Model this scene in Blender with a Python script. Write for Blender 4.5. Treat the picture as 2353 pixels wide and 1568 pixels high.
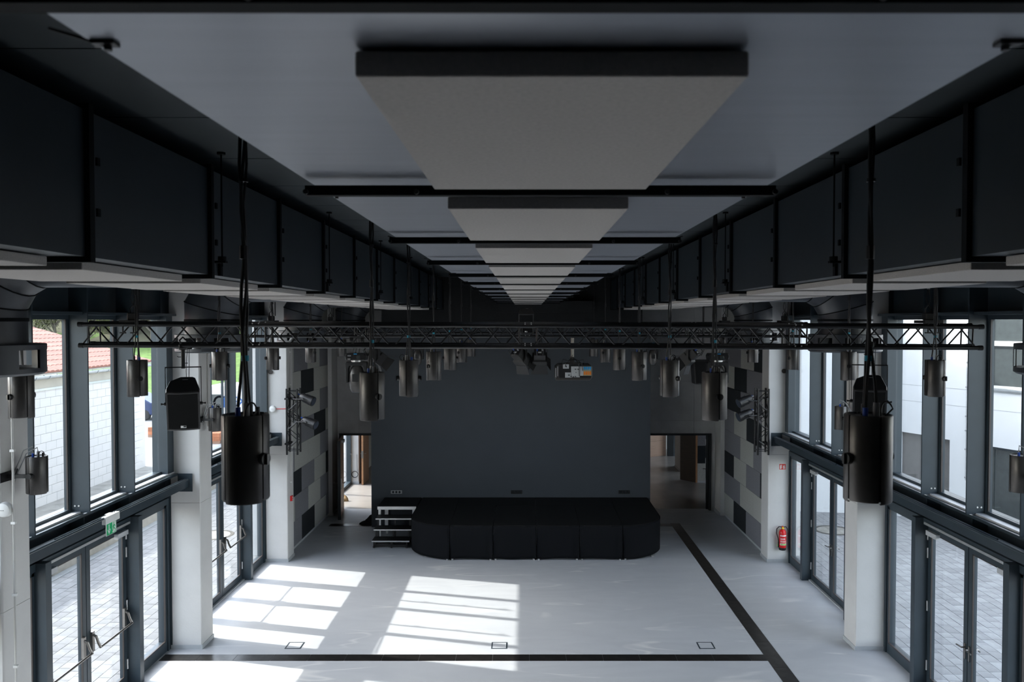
import bpy, bmesh, math, random
from mathutils import Vector, Matrix
random.seed(7)
for _o in list(bpy.data.objects): bpy.data.objects.remove(_o)
SC = bpy.context.scene
COL = SC.collection
R = math.radians
PI = math.pi

# ---------------------------------------------------------------- camera
F = 1830.0                       # focal length in pixels of the 2353 px wide frame
CH = 5.5                         # camera height
TH = math.atan(46.0 / F)         # looks down a little
cam_d = bpy.data.cameras.new('camera'); cam = bpy.data.objects.new('camera', cam_d); COL.objects.link(cam)
cam_d.sensor_width = 36.0; cam_d.lens = 36.0 * F / 2353.0
cam_d.shift_x = -33.0 / 2353.0
cam_d.clip_start = 0.05; cam_d.clip_end = 400
cam.location = (0, 0, CH); cam.rotation_euler = (PI / 2 - TH, 0, 0)
cam_d.dof.use_dof = True; cam_d.dof.focus_distance = 13.0; cam_d.dof.aperture_fstop = 5.0
SC.camera = cam

# ---------------------------------------------------------------- world, sun, exposure
w = bpy.data.worlds.new('world'); SC.world = w; w.use_nodes = True
nt = w.node_tree; bg = nt.nodes['Background']
sky = nt.nodes.new('ShaderNodeTexSky'); sky.sky_type = 'NISHITA'; sky.sun_disc = False
sky.sun_elevation = R(42); sky.sun_rotation = math.atan2(-0.97, 0.243)
sky.air_density = 1.0; sky.dust_density = 1.6; sky.ozone_density = 1.2
hs = nt.nodes.new('ShaderNodeHueSaturation'); hs.inputs['Saturation'].default_value = 0.5
nt.links.new(sky.outputs[0], hs.inputs['Color']); nt.links.new(hs.outputs[0], bg.inputs[0]); bg.inputs[1].default_value = 0.76
sun_d = bpy.data.lights.new('sun', 'SUN'); sun = bpy.data.objects.new('sun', sun_d); COL.objects.link(sun)
sun_d.energy = 3.7; sun_d.angle = R(0.6); sun_d.color = (1.0, 0.965, 0.92)
_d = Vector((0.97, -0.243, -0.90)).normalized()
sun.rotation_euler = _d.to_track_quat('-Z', 'Y').to_euler(); sun.location = (-30, 20, 30)
SC.view_settings.view_transform = 'Standard'; SC.view_settings.look = 'None'
SC.view_settings.gamma = 1.0; SC.view_settings.use_curve_mapping = False
SC.view_settings.exposure = 0.85
cy = SC.cycles
cy.max_bounces = 12; cy.diffuse_bounces = 7; cy.glossy_bounces = 4; cy.transmission_bounces = 6
cy.transparent_max_bounces = 24; cy.caustics_reflective = False; cy.caustics_refractive = False
cy.use_denoising = True
cy.sample_clamp_indirect = 8.0

def P(px, py, Y):
    """point on the plane y=Y seen at photo pixel (px,py)"""
    a = (px - 1209.5) / F; b = (784.0 - py) / F
    d = Vector((a, b * math.sin(TH) + math.cos(TH), b * math.cos(TH) - math.sin(TH)))
    k = Y / d.y
    return Vector((d.x * k, Y, CH + d.z * k))

# ---------------------------------------------------------------- materials
MATS = {}
def mat(name, c, rough=0.5, metal=0.0, var=0.0, vscale=8.0, bump=0.0, bscale=60.0, spec=0.5, emit=None, estr=0.0, rnd=0.0, vdetail=4.0, stretch=None, c2=None):
    m = bpy.data.materials.new(name); m.use_nodes = True
    t = m.node_tree; b = t.nodes['Principled BSDF']
    b.inputs['Roughness'].default_value = rough; b.inputs['Metallic'].default_value = metal
    b.inputs['Specular IOR Level'].default_value = spec
    b.inputs['Base Color'].default_value = (*c, 1)
    co = t.nodes.new('ShaderNodeTexCoord'); out = co.outputs['Object']
    if stretch:
        mp = t.nodes.new('ShaderNodeMapping'); mp.inputs['Scale'].default_value = stretch
        t.links.new(out, mp.inputs[0]); out = mp.outputs[0]
    last = None
    if var > 0 or c2 is not None:
        n = t.nodes.new('ShaderNodeTexNoise'); n.inputs['Scale'].default_value = vscale; n.inputs['Detail'].default_value = vdetail
        t.links.new(out, n.inputs['Vector'])
        mx = t.nodes.new('ShaderNodeMix'); mx.data_type = 'RGBA'
        rp = t.nodes.new('ShaderNodeMapRange'); rp.inputs[1].default_value = 0.3; rp.inputs[2].default_value = 0.7
        t.links.new(n.outputs[0], rp.inputs[0]); t.links.new(rp.outputs[0], mx.inputs[0])
        if c2 is None:
            mx.inputs[6].default_value = (*[x * (1 - var) for x in c], 1); mx.inputs[7].default_value = (*[min(1, x * (1 + var)) for x in c], 1)
        else:
            mx.inputs[6].default_value = (*c, 1); mx.inputs[7].default_value = (*c2, 1)
        last = mx.outputs[2]
    if rnd > 0:
        oi = t.nodes.new('ShaderNodeObjectInfo'); hv = t.nodes.new('ShaderNodeHueSaturation')
        r2 = t.nodes.new('ShaderNodeMapRange'); r2.inputs[3].default_value = 1 - rnd; r2.inputs[4].default_value = 1 + rnd
        t.links.new(oi.outputs['Random'], r2.inputs[0]); t.links.new(r2.outputs[0], hv.inputs['Value'])
        if last: t.links.new(last, hv.inputs['Color'])
        else: hv.inputs['Color'].default_value = (*c, 1)
        last = hv.outputs[0]
    if last: t.links.new(last, b.inputs['Base Color'])
    if bump > 0:
        n2 = t.nodes.new('ShaderNodeTexNoise'); n2.inputs['Scale'].default_value = bscale; n2.inputs['Detail'].default_value = 5
        t.links.new(out, n2.inputs['Vector'])
        bp = t.nodes.new('ShaderNodeBump'); bp.inputs['Strength'].default_value = bump; bp.inputs['Distance'].default_value = 0.01
        t.links.new(n2.outputs[0], bp.inputs['Height']); t.links.new(bp.outputs[0], b.inputs['Normal'])
    if emit:
        b.inputs['Emission Color'].default_value = (*emit, 1); b.inputs['Emission Strength'].default_value = estr
    MATS[name] = m
    return m

mat('frame', (0.030, 0.044, 0.055), 0.38, var=0.10, vscale=3)
mat('frame_in', (0.012, 0.016, 0.020), 0.5, var=0.1)
mat('bronze', (0.05, 0.040, 0.036), 0.5, var=0.1)
mat('duct', (0.020, 0.027, 0.034), 0.42, var=0.18, vscale=1.5, bump=0.05, bscale=3)
mat('duct_round', (0.035, 0.040, 0.048), 0.40, var=0.12, vscale=3)
mat('flange', (0.005, 0.006, 0.007), 0.7, var=0.1, spec=0.12)
mat('ceiling_board', (0.030, 0.040, 0.046), 0.7, var=0.15, vscale=2)
mat('void', (0.006, 0.007, 0.008), 0.8, var=0.2)
mat('sail', (0.29, 0.31, 0.35), 0.34, metal=0.35, var=0.05, vscale=2, stretch=(0.6, 9, 1), bump=0.04, bscale=2)
mat('felt', (0.46, 0.43, 0.40), 0.95, var=0.08, vscale=90, bump=0.25, bscale=260)
mat('white_concrete', (0.62, 0.61, 0.595), 0.7, var=0.035, vscale=3, bump=0.12, bscale=40)
mat('grey_concrete', (0.55, 0.545, 0.54), 0.75, var=0.10, vscale=2.2, bump=0.15, bscale=30)
mat('baseboard', (0.45, 0.47, 0.48), 0.5, var=0.05)
mat('dark_wall', (0.050, 0.058, 0.068), 0.75, var=0.06, vscale=1.0, bump=0.05, bscale=80)
mat('steel_strip', (0.075, 0.070, 0.066), 0.28, metal=0.85, var=0.35, vscale=5, bump=0.04, bscale=12)
mat('panel_light', (0.43, 0.43, 0.40), 0.95, var=0.14, vscale=45, bump=0.3, bscale=180)
mat('panel_mid', (0.205, 0.205, 0.225), 0.95, var=0.14, vscale=45, bump=0.3, bscale=180)
mat('panel_dark', (0.011, 0.015, 0.019), 0.95, var=0.2, vscale=45, bump=0.3, bscale=180)
mat('stage_black', (0.0045, 0.0045, 0.0045), 0.6, var=0.25, vscale=4, spec=0.25)
mat('skirt', (0.006, 0.0067, 0.0085), 0.9, var=0.12, vscale=60, bump=0.2, bscale=300, spec=0.15)
mat('black', (0.010, 0.010, 0.011), 0.45, var=0.15, vscale=12)
mat('black_gloss', (0.010, 0.010, 0.011), 0.28, var=0.1, vscale=12)
mat('black_cable', (0.012, 0.012, 0.013), 0.5, var=0.15, vscale=30)
mat('lamp_shell', (0.085, 0.080, 0.077), 0.36, metal=0.6, var=0.06, vscale=30, bump=0.03, bscale=300)
mat('grille', (0.006, 0.0062, 0.0065), 0.8, var=0.3, vscale=350, spec=0.15)
mat('alu', (0.62, 0.62, 0.62), 0.35, metal=0.7, var=0.06, vscale=10)
mat('steel_bar', (0.30, 0.28, 0.26), 0.28, metal=0.9, var=0.06, vscale=10)
mat('silver_paint', (0.55, 0.56, 0.57), 0.45, metal=0.2, var=0.04)
mat('white_plastic', (0.78, 0.78, 0.76), 0.4, var=0.03)
mat('grey_plastic', (0.30, 0.30, 0.30), 0.5, var=0.06)
mat('blue_plug', (0.01, 0.07, 0.42), 0.4, var=0.05)
mat('cyan_tape', (0.01, 0.30, 0.42), 0.5, var=0.05)
mat('red', (0.62, 0.012, 0.014), 0.32, var=0.05)
mat('red_sign', (0.62, 0.03, 0.02), 0.5, var=0.04)
mat('green_sign', (0.004, 0.23, 0.085), 0.45, var=0.04, emit=(0.004, 0.23, 0.085), estr=0.25)
mat('green_label', (0.25, 0.5, 0.10), 0.5, var=0.05)
mat('yellow', (0.8, 0.5, 0.02), 0.5, var=0.05)
mat('orange', (0.80, 0.22, 0.02), 0.5, var=0.04)
mat('label_blue', (0.02, 0.30, 0.65), 0.5, var=0.04)
mat('label_olive', (0.35, 0.36, 0.25), 0.5, var=0.04)
mat('lens', (0.05, 0.06, 0.08), 0.08, var=0.05)
mat('wood', (0.33, 0.20, 0.135), 0.5, var=0.22, vscale=3, stretch=(1, 1, 14), c2=(0.26, 0.15, 0.10))
mat('wood_dark', (0.050, 0.031, 0.020), 0.5, var=0.22, vscale=3, stretch=(1, 1, 14))
mat('wood_edge', (0.42, 0.22, 0.11), 0.5, var=0.1)
mat('foyer_floor', (0.30, 0.28, 0.26), 0.25, var=0.10, vscale=1.3, bump=0.03)
mat('cloth', (0.018, 0.019, 0.021), 0.95, var=0.2, vscale=20, bump=0.3, bscale=50)
mat('straw', (0.30, 0.20, 0.10), 0.9, var=0.3, vscale=30, bump=0.3)
mat('render_white', (0.76, 0.78, 0.79), 0.85, var=0.02, vscale=3, bump=0.1, bscale=90)
mat('block_white', (0.53, 0.53, 0.525), 0.85, var=0.02, vscale=4, bump=0.1, bscale=80, rnd=0.02)
mat('fascia', (0.38, 0.365, 0.32), 0.85, var=0.10, vscale=2, bump=0.1)
mat('kerb', (0.30, 0.29, 0.26), 0.9, var=0.22, vscale=3, bump=0.2)
mat('zinc', (0.42, 0.45, 0.47), 0.4, metal=0.6, var=0.06)
mat('roof_tile', (0.27, 0.125, 0.095), 0.8, var=0.2, vscale=5, rnd=0.10)
mat('paver', (0.33, 0.335, 0.34), 0.85, var=0.18, vscale=5, bump=0.15, bscale=40, rnd=0.16)
mat('paver_sun_dimmed', (0.185, 0.19, 0.195), 0.85, var=0.18, vscale=5, bump=0.15, bscale=40, rnd=0.16)  # copy of the paver colour, darkened to offset the sun on this side
mat('forest_floor', (0.085, 0.08, 0.05), 0.95, var=0.4, vscale=1.5, bump=0.5, bscale=6, c2=(0.06, 0.065, 0.025))
mat('joint', (0.085, 0.08, 0.07), 0.95, var=0.2, vscale=30)
mat('grass', (0.075, 0.14, 0.022), 0.9, var=0.35, vscale=2.5, bump=0.4, bscale=20)
mat('asphalt', (0.22, 0.22, 0.22), 0.9, var=0.1)
mat('bark', (0.10, 0.085, 0.07), 0.9, var=0.2)
mat('leaf', (0.105, 0.105, 0.05), 0.8, var=0.35, vscale=1.2, rnd=0.25)
mat('leaf_dry', (0.13, 0.125, 0.10), 0.85, var=0.30, vscale=1.2, rnd=0.2)
mat('dark_glass', (0.05, 0.06, 0.06), 0.06, var=0.1, spec=0.8)
mat('blind', (0.17, 0.165, 0.16), 0.8, var=0.06)
mat('van_white', (0.80, 0.81, 0.82), 0.3, var=0.02)
mat('van_blue', (0.02, 0.11, 0.38), 0.5, var=0.03)
mat('car_blue', (0.015, 0.03, 0.09), 0.25, var=0.05)
mat('tyre', (0.012, 0.012, 0.012), 0.8, var=0.1)
mat('brick', (0.36, 0.14, 0.07), 0.85, var=0.15, rnd=0.2)
mat('conduit', (0.55, 0.54, 0.52), 0.4, metal=0.3, var=0.04)
mat('hole', (0.05, 0.045, 0.042), 0.9, var=0.2)

def floor_material():
    m = bpy.data.materials.new('resin_floor'); m.use_nodes = True; t = m.node_tree; b = t.nodes['Principled BSDF']
    co = t.nodes.new('ShaderNodeTexCoord')
    mp = t.nodes.new('ShaderNodeMapping'); mp.inputs['Scale'].default_value = (0.55, 1.5, 1)
    t.links.new(co.outputs['Object'], mp.inputs[0])
    n = t.nodes.new('ShaderNodeTexNoise'); n.inputs['Scale'].default_value = 1.3; n.inputs['Detail'].default_value = 3; n.inputs['Distortion'].default_value = 1.8
    t.links.new(mp.outputs[0], n.inputs['Vector'])
    cr = t.nodes.new('ShaderNodeValToRGB')
    e = cr.color_ramp.elements; e[0].position = 0.30; e[0].color = (0.47, 0.485, 0.51, 1); e[1].position = 0.75; e[1].color = (0.52, 0.535, 0.555, 1)
    t.links.new(n.outputs[0], cr.inputs[0])
    # thin polishing swirls: narrow bands of a stretched, distorted noise
    mp2 = t.nodes.new('ShaderNodeMapping'); mp2.inputs['Scale'].default_value = (0.24, 1.3, 1)
    t.links.new(co.outputs['Object'], mp2.inputs[0])
    n2 = t.nodes.new('ShaderNodeTexNoise'); n2.inputs['Scale'].default_value = 1.5; n2.inputs['Detail'].default_value = 1.0; n2.inputs['Distortion'].default_value = 0.6
    t.links.new(mp2.outputs[0], n2.inputs['Vector'])
    cr2 = t.nodes.new('ShaderNodeValToRGB'); r = cr2.color_ramp
    r.elements[0].position = 0.575; r.elements[0].color = (0, 0, 0, 1)
    r.elements[1].position = 0.60; r.elements[1].color = (1, 1, 1, 1)
    x = r.elements.new(0.625); x.color = (0, 0, 0, 1)
    t.links.new(n2.outputs[0], cr2.inputs[0])
    n3 = t.nodes.new('ShaderNodeTexNoise'); n3.inputs['Scale'].default_value = 1.1; n3.inputs['Detail'].default_value = 2
    t.links.new(co.outputs['Object'], n3.inputs['Vector'])
    r3 = t.nodes.new('ShaderNodeMapRange'); r3.inputs[1].default_value = 0.46; r3.inputs[2].default_value = 0.62; r3.inputs[4].default_value = 0.6
    t.links.new(n3.outputs[0], r3.inputs[0])
    mu = t.nodes.new('ShaderNodeMath'); mu.operation = 'MULTIPLY'
    t.links.new(cr2.outputs[0], mu.inputs[0]); t.links.new(r3.outputs[0], mu.inputs[1])
    mx = t.nodes.new('ShaderNodeMix'); mx.data_type = 'RGBA'; mx.inputs[7].default_value = (0.78, 0.77, 0.75, 1)
    t.links.new(mu.outputs[0], mx.inputs[0]); t.links.new(cr.outputs[0], mx.inputs[6])
    t.links.new(mx.outputs[2], b.inputs['Base Color'])
    b.inputs['Roughness'].default_value = 0.42; b.inputs['Specular IOR Level'].default_value = 0.4
    MATS['floor'] = m
floor_material()

def glass_material(name, tint, fac):
    m = bpy.data.materials.new(name); m.use_nodes = True; t = m.node_tree
    for n in list(t.nodes): t.nodes.remove(n)
    o = t.nodes.new('ShaderNodeOutputMaterial'); tr = t.nodes.new('ShaderNodeBsdfTransparent'); gl = t.nodes.new('ShaderNodeBsdfGlossy')
    tr.inputs[0].default_value = (*tint, 1); gl.inputs['Roughness'].default_value = 0.0; gl.inputs['Color'].default_value = (0.9, 0.93, 0.95, 1)
    lw = t.nodes.new('ShaderNodeLayerWeight'); lw.inputs[0].default_value = 0.5
    pw = t.nodes.new('ShaderNodeMath'); pw.operation = 'POWER'; pw.inputs[1].default_value = 5.0
    t.links.new(lw.outputs['Facing'], pw.inputs[0])
    fr = t.nodes.new('ShaderNodeMath'); fr.operation = 'MULTIPLY_ADD'; fr.inputs[1].default_value = 0.8; fr.inputs[2].default_value = fac
    t.links.new(pw.outputs[0], fr.inputs[0])
    mx = t.nodes.new('ShaderNodeMixShader')
    t.links.new(fr.outputs[0], mx.inputs[0]); t.links.new(tr.outputs[0], mx.inputs[1]); t.links.new(gl.outputs[0], mx.inputs[2]); t.links.new(mx.outputs[0], o.inputs[0])
    MATS[name] = m
glass_material('glass', (0.97, 0.985, 0.98), 0.025)

# ---------------------------------------------------------------- mesh helpers
class MB:
    def __init__(s): s.v = []; s.f = []; s.m = []; s.cur = 0; s.mats = []; s.marks = []
    def use(s, name):
        if name not in s.mats: s.mats.append(name)
        s.cur = s.mats.index(name); return s
    def add(s, vs, fs):
        o = len(s.v); s.marks.append((o, len(s.f))); s.v += [tuple(v) for v in vs]
        for f in fs: s.f.append([o + i for i in f]); s.m.append(s.cur)
        return s
    def box(s, x0, x1, y0, y1, z0, z1):
        if x0 > x1: x0, x1 = x1, x0
        if y0 > y1: y0, y1 = y1, y0
        if z0 > z1: z0, z1 = z1, z0
        v = [(x0,y0,z0),(x1,y0,z0),(x1,y1,z0),(x0,y1,z0),(x0,y0,z1),(x1,y0,z1),(x1,y1,z1),(x0,y1,z1)]
        return s.add(v, [(0,3,2,1),(4,5,6,7),(0,1,5,4),(1,2,6,5),(2,3,7,6),(3,0,4,7)])
    def obox(s, c, sx, sy, sz, M):
        v = []
        for k in (-1, 1):
            for (i, j) in ((-1,-1),(1,-1),(1,1),(-1,1)):
                v.append(Vector(c) + M @ Vector((i*sx/2, j*sy/2, k*sz/2)))
        return s.add(v, [(0,3,2,1),(4,5,6,7),(0,1,5,4),(1,2,6,5),(2,3,7,6),(3,0,4,7)])
    def cbox(s, x0, x1, y0, y1, z0, z1, c):
        """box with chamfered vertical and horizontal edges"""
        if x0 > x1: x0, x1 = x1, x0
        if y0 > y1: y0, y1 = y1, y0
        def ring(i, z): return [(x0+i+c,y0+i,z),(x1-i-c,y0+i,z),(x1-i,y0+i+c,z),(x1-i,y1-i-c,z),(x1-i-c,y1-i,z),(x0+i+c,y1-i,z),(x0+i,y1-i-c,z),(x0+i,y0+i+c,z)]
        return s.rings([ring(c*.7, z0), ring(0, z0+c), ring(0, z1-c), ring(c*.7, z1)])
    def rings(s, rr, cap=True, closed=True):
        n = len(rr[0]); vs = [p for r in rr for p in r]; fs = []
        for k in range(len(rr)-1):
            for i in range(n if closed else n-1):
                j = (i+1) % n
                fs.append((k*n+i, k*n+j, (k+1)*n+j, (k+1)*n+i))
        if cap:
            fs.append(tuple(reversed(range(n)))); fs.append(tuple((len(rr)-1)*n+i for i in range(n)))
        return s.add(vs, fs)
    def prism(s, poly, a, b, axis='y'):
        def pt(p, t):
            if axis == 'y': return (p[0], t, p[1])
            if axis == 'x': return (t, p[0], p[1])
            return (p[0], p[1], t)
        return s.rings([[pt(p, a) for p in poly], [pt(p, b) for p in poly]])
    def tube(s, pts, r, n=8, cap=True, rs=None):
        pts = [Vector(p) for p in pts]; rr = []; up = None
        for i, p in enumerate(pts):
            d = (pts[min(i+1, len(pts)-1)] - pts[max(i-1, 0)]).normalized()
            if up is None: up = Vector((0,0,1)) if abs(d.z) < 0.9 else Vector((1,0,0))
            a = d.cross(up)
            if a.length < 1e-4: a = d.cross(Vector((0,1,0)))
            a.normalize(); b = a.cross(d).normalized(); up = b
            q = rs[i] if rs else r
            rr.append([p + a*q*math.cos(2*PI*k/n) + b*q*math.sin(2*PI*k/n) for k in range(n)])
        # keep outward orientation
        return s.rings([list(reversed(x)) for x in rr], cap)
    def cyl(s, p0, p1, r, n=16, r1=None): return s.tube([p0, p1], r, n, True, [r, r if r1 is None else r1])
    def lathe(s, prof, c=(0,0,0), n=24, a0=0.0, a1=2*PI, axis='z'):
        full = abs(a1-a0-2*PI) < 1e-6; m = n if full else n+1
        def pt(r, z, a):
            x, y = r*math.cos(a), r*math.sin(a)
            if axis == 'z': q = (x, y, z)
            elif axis == 'y': q = (x, z, -y)
            else: q = (z, x, y)
            return (c[0]+q[0], c[1]+q[1], c[2]+q[2])
        rr = [[pt(r, z, a0+(a1-a0)*k/n) for k in range(m)] for r, z in prof]
        return s.rings(rr, cap=full, closed=full)
    def xf(s, M, start=0):
        for i in range(start, len(s.v)): s.v[i] = tuple(M @ Vector(s.v[i]))
        return s

ORG = {}
def build(name, mb, m, parent=None, smooth=False, local=False, bevel=0.0):
    me = bpy.data.meshes.new(name)
    o0 = ORG.get(parent, Vector((0,0,0))) if (parent is not None and not local) else Vector((0,0,0))
    me.from_pydata([(v[0]-o0.x, v[1]-o0.y, v[2]-o0.z) for v in mb.v], [], mb.f)
    if mb.mats:
        for n in mb.mats: me.materials.append(MATS[n])
        me.polygons.foreach_set('material_index', mb.m)
    else: me.materials.append(MATS[m])
    me.update()
    if smooth:
        me.shade_smooth(); me.set_sharp_from_angle(angle=R(38))
    ob = bpy.data.objects.new(name, me); COL.objects.link(ob)
    if parent is not None: ob.parent = parent; ORG[ob] = ORG.get(parent, Vector((0,0,0)))
    else: ORG[ob] = Vector((0,0,0))
    if bevel:
        bv = ob.modifiers.new('bevel', 'BEVEL'); bv.width = bevel; bv.segments = 2; bv.limit_method = 'ANGLE'
    return ob
def builds(name, mb, m, parent, smooth=False, local=False):
    """each piece collected in mb becomes a part of its own"""
    ends = mb.marks[1:] + [(len(mb.v), len(mb.f))]
    for (v0, f0), (v1, f1) in zip(mb.marks, ends):
        q = MB(); q.v = mb.v[v0:v1]; q.f = [[i-v0 for i in f] for f in mb.f[f0:f1]]; q.m = mb.m[f0:f1]; q.mats = mb.mats
        build(name, q, m, parent, smooth, local)
ORDN = ['nearest', 'second from', 'third from', 'fourth from', 'fifth from', 'sixth from', 'seventh from', 'eighth from', 'ninth from', 'tenth from', 'eleventh from', 'twelfth from']
def tag(o, label, cat, group=None):
    o['label'] = label; o['category'] = cat
    if group: o['group'] = group
    return o
def thing(name, label, cat, loc=(0,0,0), group=None, rotz=0.0):
    o = bpy.data.objects.new(name, None); COL.objects.link(o); o.location = loc; o.rotation_euler = (0,0,rotz)
    o.empty_display_size = 0.1
    ORG[o] = Vector(loc); return tag(o, label, cat, group)
def struct(o): o['kind'] = 'structure'; return o
def shell(name, mb, m, **k): return struct(build(name, mb, m, **k))
def sempty(name, loc=(0,0,0)):
    o = bpy.data.objects.new(name, None); COL.objects.link(o); o.location = loc; ORG[o] = Vector(loc); o.empty_display_size = 0.1
    return struct(o)
def inst(src, parent, loc, rot=None, name=None):
    """another copy of a part's mesh under parent, local coordinates"""
    o = bpy.data.objects.new(name or src.name.split('.')[0], src.data); COL.objects.link(o); o.parent = parent; o.location = loc
    if rot is not None: o.rotation_euler = rot
    ORG[o] = ORG.get(parent, Vector((0,0,0)))
    return o
def dup(root, loc=None, rot=None, label=None, group=None):
    def rec(o, par):
        c = o.copy(); COL.objects.link(c)
        if par is not None: c.parent = par
        for ch in o.children: rec(ch, c)
        return c
    r = rec(root, None)
    if loc is not None: r.location = loc
    if rot is not None: r.rotation_euler = rot
    if label: r['label'] = label
    if group: r['group'] = group
    ORG[r] = Vector(r.location)
    return r
def text_mesh(s, size, extr, name='lettering'):
    cu = bpy.data.curves.new(name, 'FONT'); cu.body = s; cu.size = size; cu.extrude = extr; cu.resolution_u = 2
    ob = bpy.data.objects.new(name, cu); COL.objects.link(ob)
    dg = bpy.context.evaluated_depsgraph_get(); me = bpy.data.meshes.new_from_object(ob.evaluated_get(dg))
    bpy.data.objects.remove(ob); bpy.data.curves.remove(cu)
    return me
# ================================================================ room shell
YE = 23.0          # concrete end wall
YR = -1.2          # wall behind the camera
ZC = 6.66          # ceiling boards
fl = shell('floor', MB().box(-6.1, 6.25, YR, YE + 0.2, -0.25, 0.0), 'floor')
ce = shell('ceiling', MB().box(-6.6, 6.6, YR - 0.3, YE + 0.2, ZC + 0.03, 8.7), 'void')
# ceiling boards with open joints
for x0, x1 in ((-6.0, -2.6), (-2.6, 0.05), (0.05, 2.6), (2.6, 6.0)):
    _src = None
    for k in range(21):
        y0 = YR + 0.02 + 1.15 * k
        if _src is None:
            _src = build('board', MB().box(0.004, x1-x0-.004, 0.006, 1.144, 0, 0.03), 'ceiling_board', ce); _src.location = (x0, y0, ZC)
        else: inst(_src, ce, (x0, y0, ZC))
shell('wall_rear', MB().box(-6.4, 6.4, YR - 0.3, YR, 0, ZC + 0.03), 'void')  # unseen wall, set near black so faces towards the camera stay dark
for s, nm in ((-1, 'left'), (1, 'right')):
    # unseen gallery wall, blackened to dim the near end; strip above the glazing
    shell('wall_gallery_' + nm, MB().box(s*6.0, s*6.35, YR, 3.35, 0, ZC+0.03), 'void')
    m = MB(); m.box(s*6.12, s*6.5, 3.35, 18.5, 6.04, ZC+0.03)
    m.box(s*5.66, s*6.4, 18.52, YE+0.2, 0, ZC+0.03)
    m.box(s*5.47, s*5.68, 22.35, YE, 0, ZC+0.03)
    shell('wall_' + nm, m, 'white_concrete')
    m = MB(); m.box(s*5.60, s*5.66, 18.56, 22.34, 0, 0.07); shell('baseboard_' + nm, m, 'baseboard')
    m = MB(); m.box(s*5.44, s*5.47, 22.34, YE-0.02, 0, 0.08); shell('trim_%d' % (1 if s < 0 else 2), m, 'baseboard')

# end wall with two doorways, cast in formwork panels
we = sempty('wall_end', (0, YE, 0))
core = MB(); HD = 2.24
core.box(-5.68, -5.42, YE+0.02, YE+0.2, 0, ZC); core.box(-5.42, -4.0, YE+0.02, YE+0.2, HD, ZC)
core.box(-4.0, 3.2, YE+0.02, YE+0.2, 0, ZC); core.box(3.2, 5.36, YE+0.02, YE+0.2, HD, ZC); core.box(5.36, 5.68, YE+0.02, YE+0.2, 0, ZC)
build('wall_core', core, 'grey_concrete', we)
def cast(x0, x1, z0, z1): build('cast_panel', MB().box(x0+.004, x1-.004, YE, YE+.02, z0+.004, z1-.004), 'grey_concrete', we)
zs = [HD, 2.62, 3.75, 4.9, ZC]
for i in range(4):
    for a, b in ((-5.47, -4.85), (-4.85, -4.42), (-4.42, -3.9)): cast(a, b, zs[i], zs[i+1])
    for a, b in ((3.1, 3.9), (3.9, 4.85), (4.85, 5.47)): cast(a, b, zs[i], zs[i+1])
# dark steel door linings
for n, (x0, x1) in enumerate(((-5.42, -4.0), (3.2, 5.36))):
    d = sempty('door_%d' % (n+1), ((x0+x1)/2, YE, 0))
    m = MB(); m.box(x0, x1, YE-.03, YE+.22, HD-.055, HD); m.box(x0, x0+.06, YE-.03, YE+.22, 0, HD-.055); m.box(x1-.06, x1, YE-.03, YE+.22, 0, HD-.055)
    build('lining', m, 'frame_in', d)
    if n == 0:
        # leaf swung open into the hall, seen nearly edge-on
        M = Matrix.Translation(Vector((x0+.07, YE-.02, 0))) @ Matrix.Rotation(R(8), 4, 'Z')
        lf = build('leaf', MB().box(0, .06, -1.12, 0, .01, HD-.06).xf(M), 'wood', d)
        build('leaf_frame', MB().box(-.012, .072, -1.16, -1.12, .01, HD-.05).xf(M), 'frame_in', lf)
        m = MB(); m.box(.06, .10, -1.10, -1.06, .85, 1.15); m.cyl((.1, -1.08, 1.02), (.17, -1.08, 1.02), .011, 8); m.cyl((.165, -1.08, 1.02), (.165, -.95, 1.02), .011, 8)
        m.cyl((-.02, -1.08, 1.02), (-.12, -1.08, 1.02), .011, 8); m.cyl((-.115, -1.08, 1.02), (-.115, -.95, 1.02), .011, 8)
        build('handle', m.xf(M), 'steel_bar', lf, True)
        build('door_closer', MB().box(.06, .13, -.75, -.45, HD-.16, HD-.09).xf(M), 'silver_paint', lf)
    else:
        M = Matrix.Translation(Vector((x1-.07, YE+.1, 0))) @ Matrix.Rotation(R(-12.4), 4, 'Z')
        lf = build('leaf', MB().box(-.06, 0, .0, 1.05, .01, HD-.06).xf(M), 'frame_in', d)
        m = MB()
        for z in (.2, .75, 1.35, 1.9): m.box(-.075, -.06, -.02, .02, z, z+.16)
        builds('hinge', m.xf(M), 'alu', lf)
        m = MB(); m.cyl((-.06, .95, 1.02), (-.13, .95, 1.02), .011, 8); m.cyl((-.13, .95, 1.02), (-.13, .82, 1.02), .011, 8); build('handle', m.xf(M), 'steel_bar', lf, True)

# dark projection wall behind the stage and the black soffit above it
shell('wall_stage', MB().box(-4.13, 3.30, 21.12, 21.5, 0, 5.3), 'dark_wall')
m = MB(); m.box(-3.82, 3.06, 21.0, 21.6, 5.3, ZC); m.box(-.80, 1.72, 20.75, 21.0, 5.72, 6.02); shell('trim_3', m, 'void')

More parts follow.
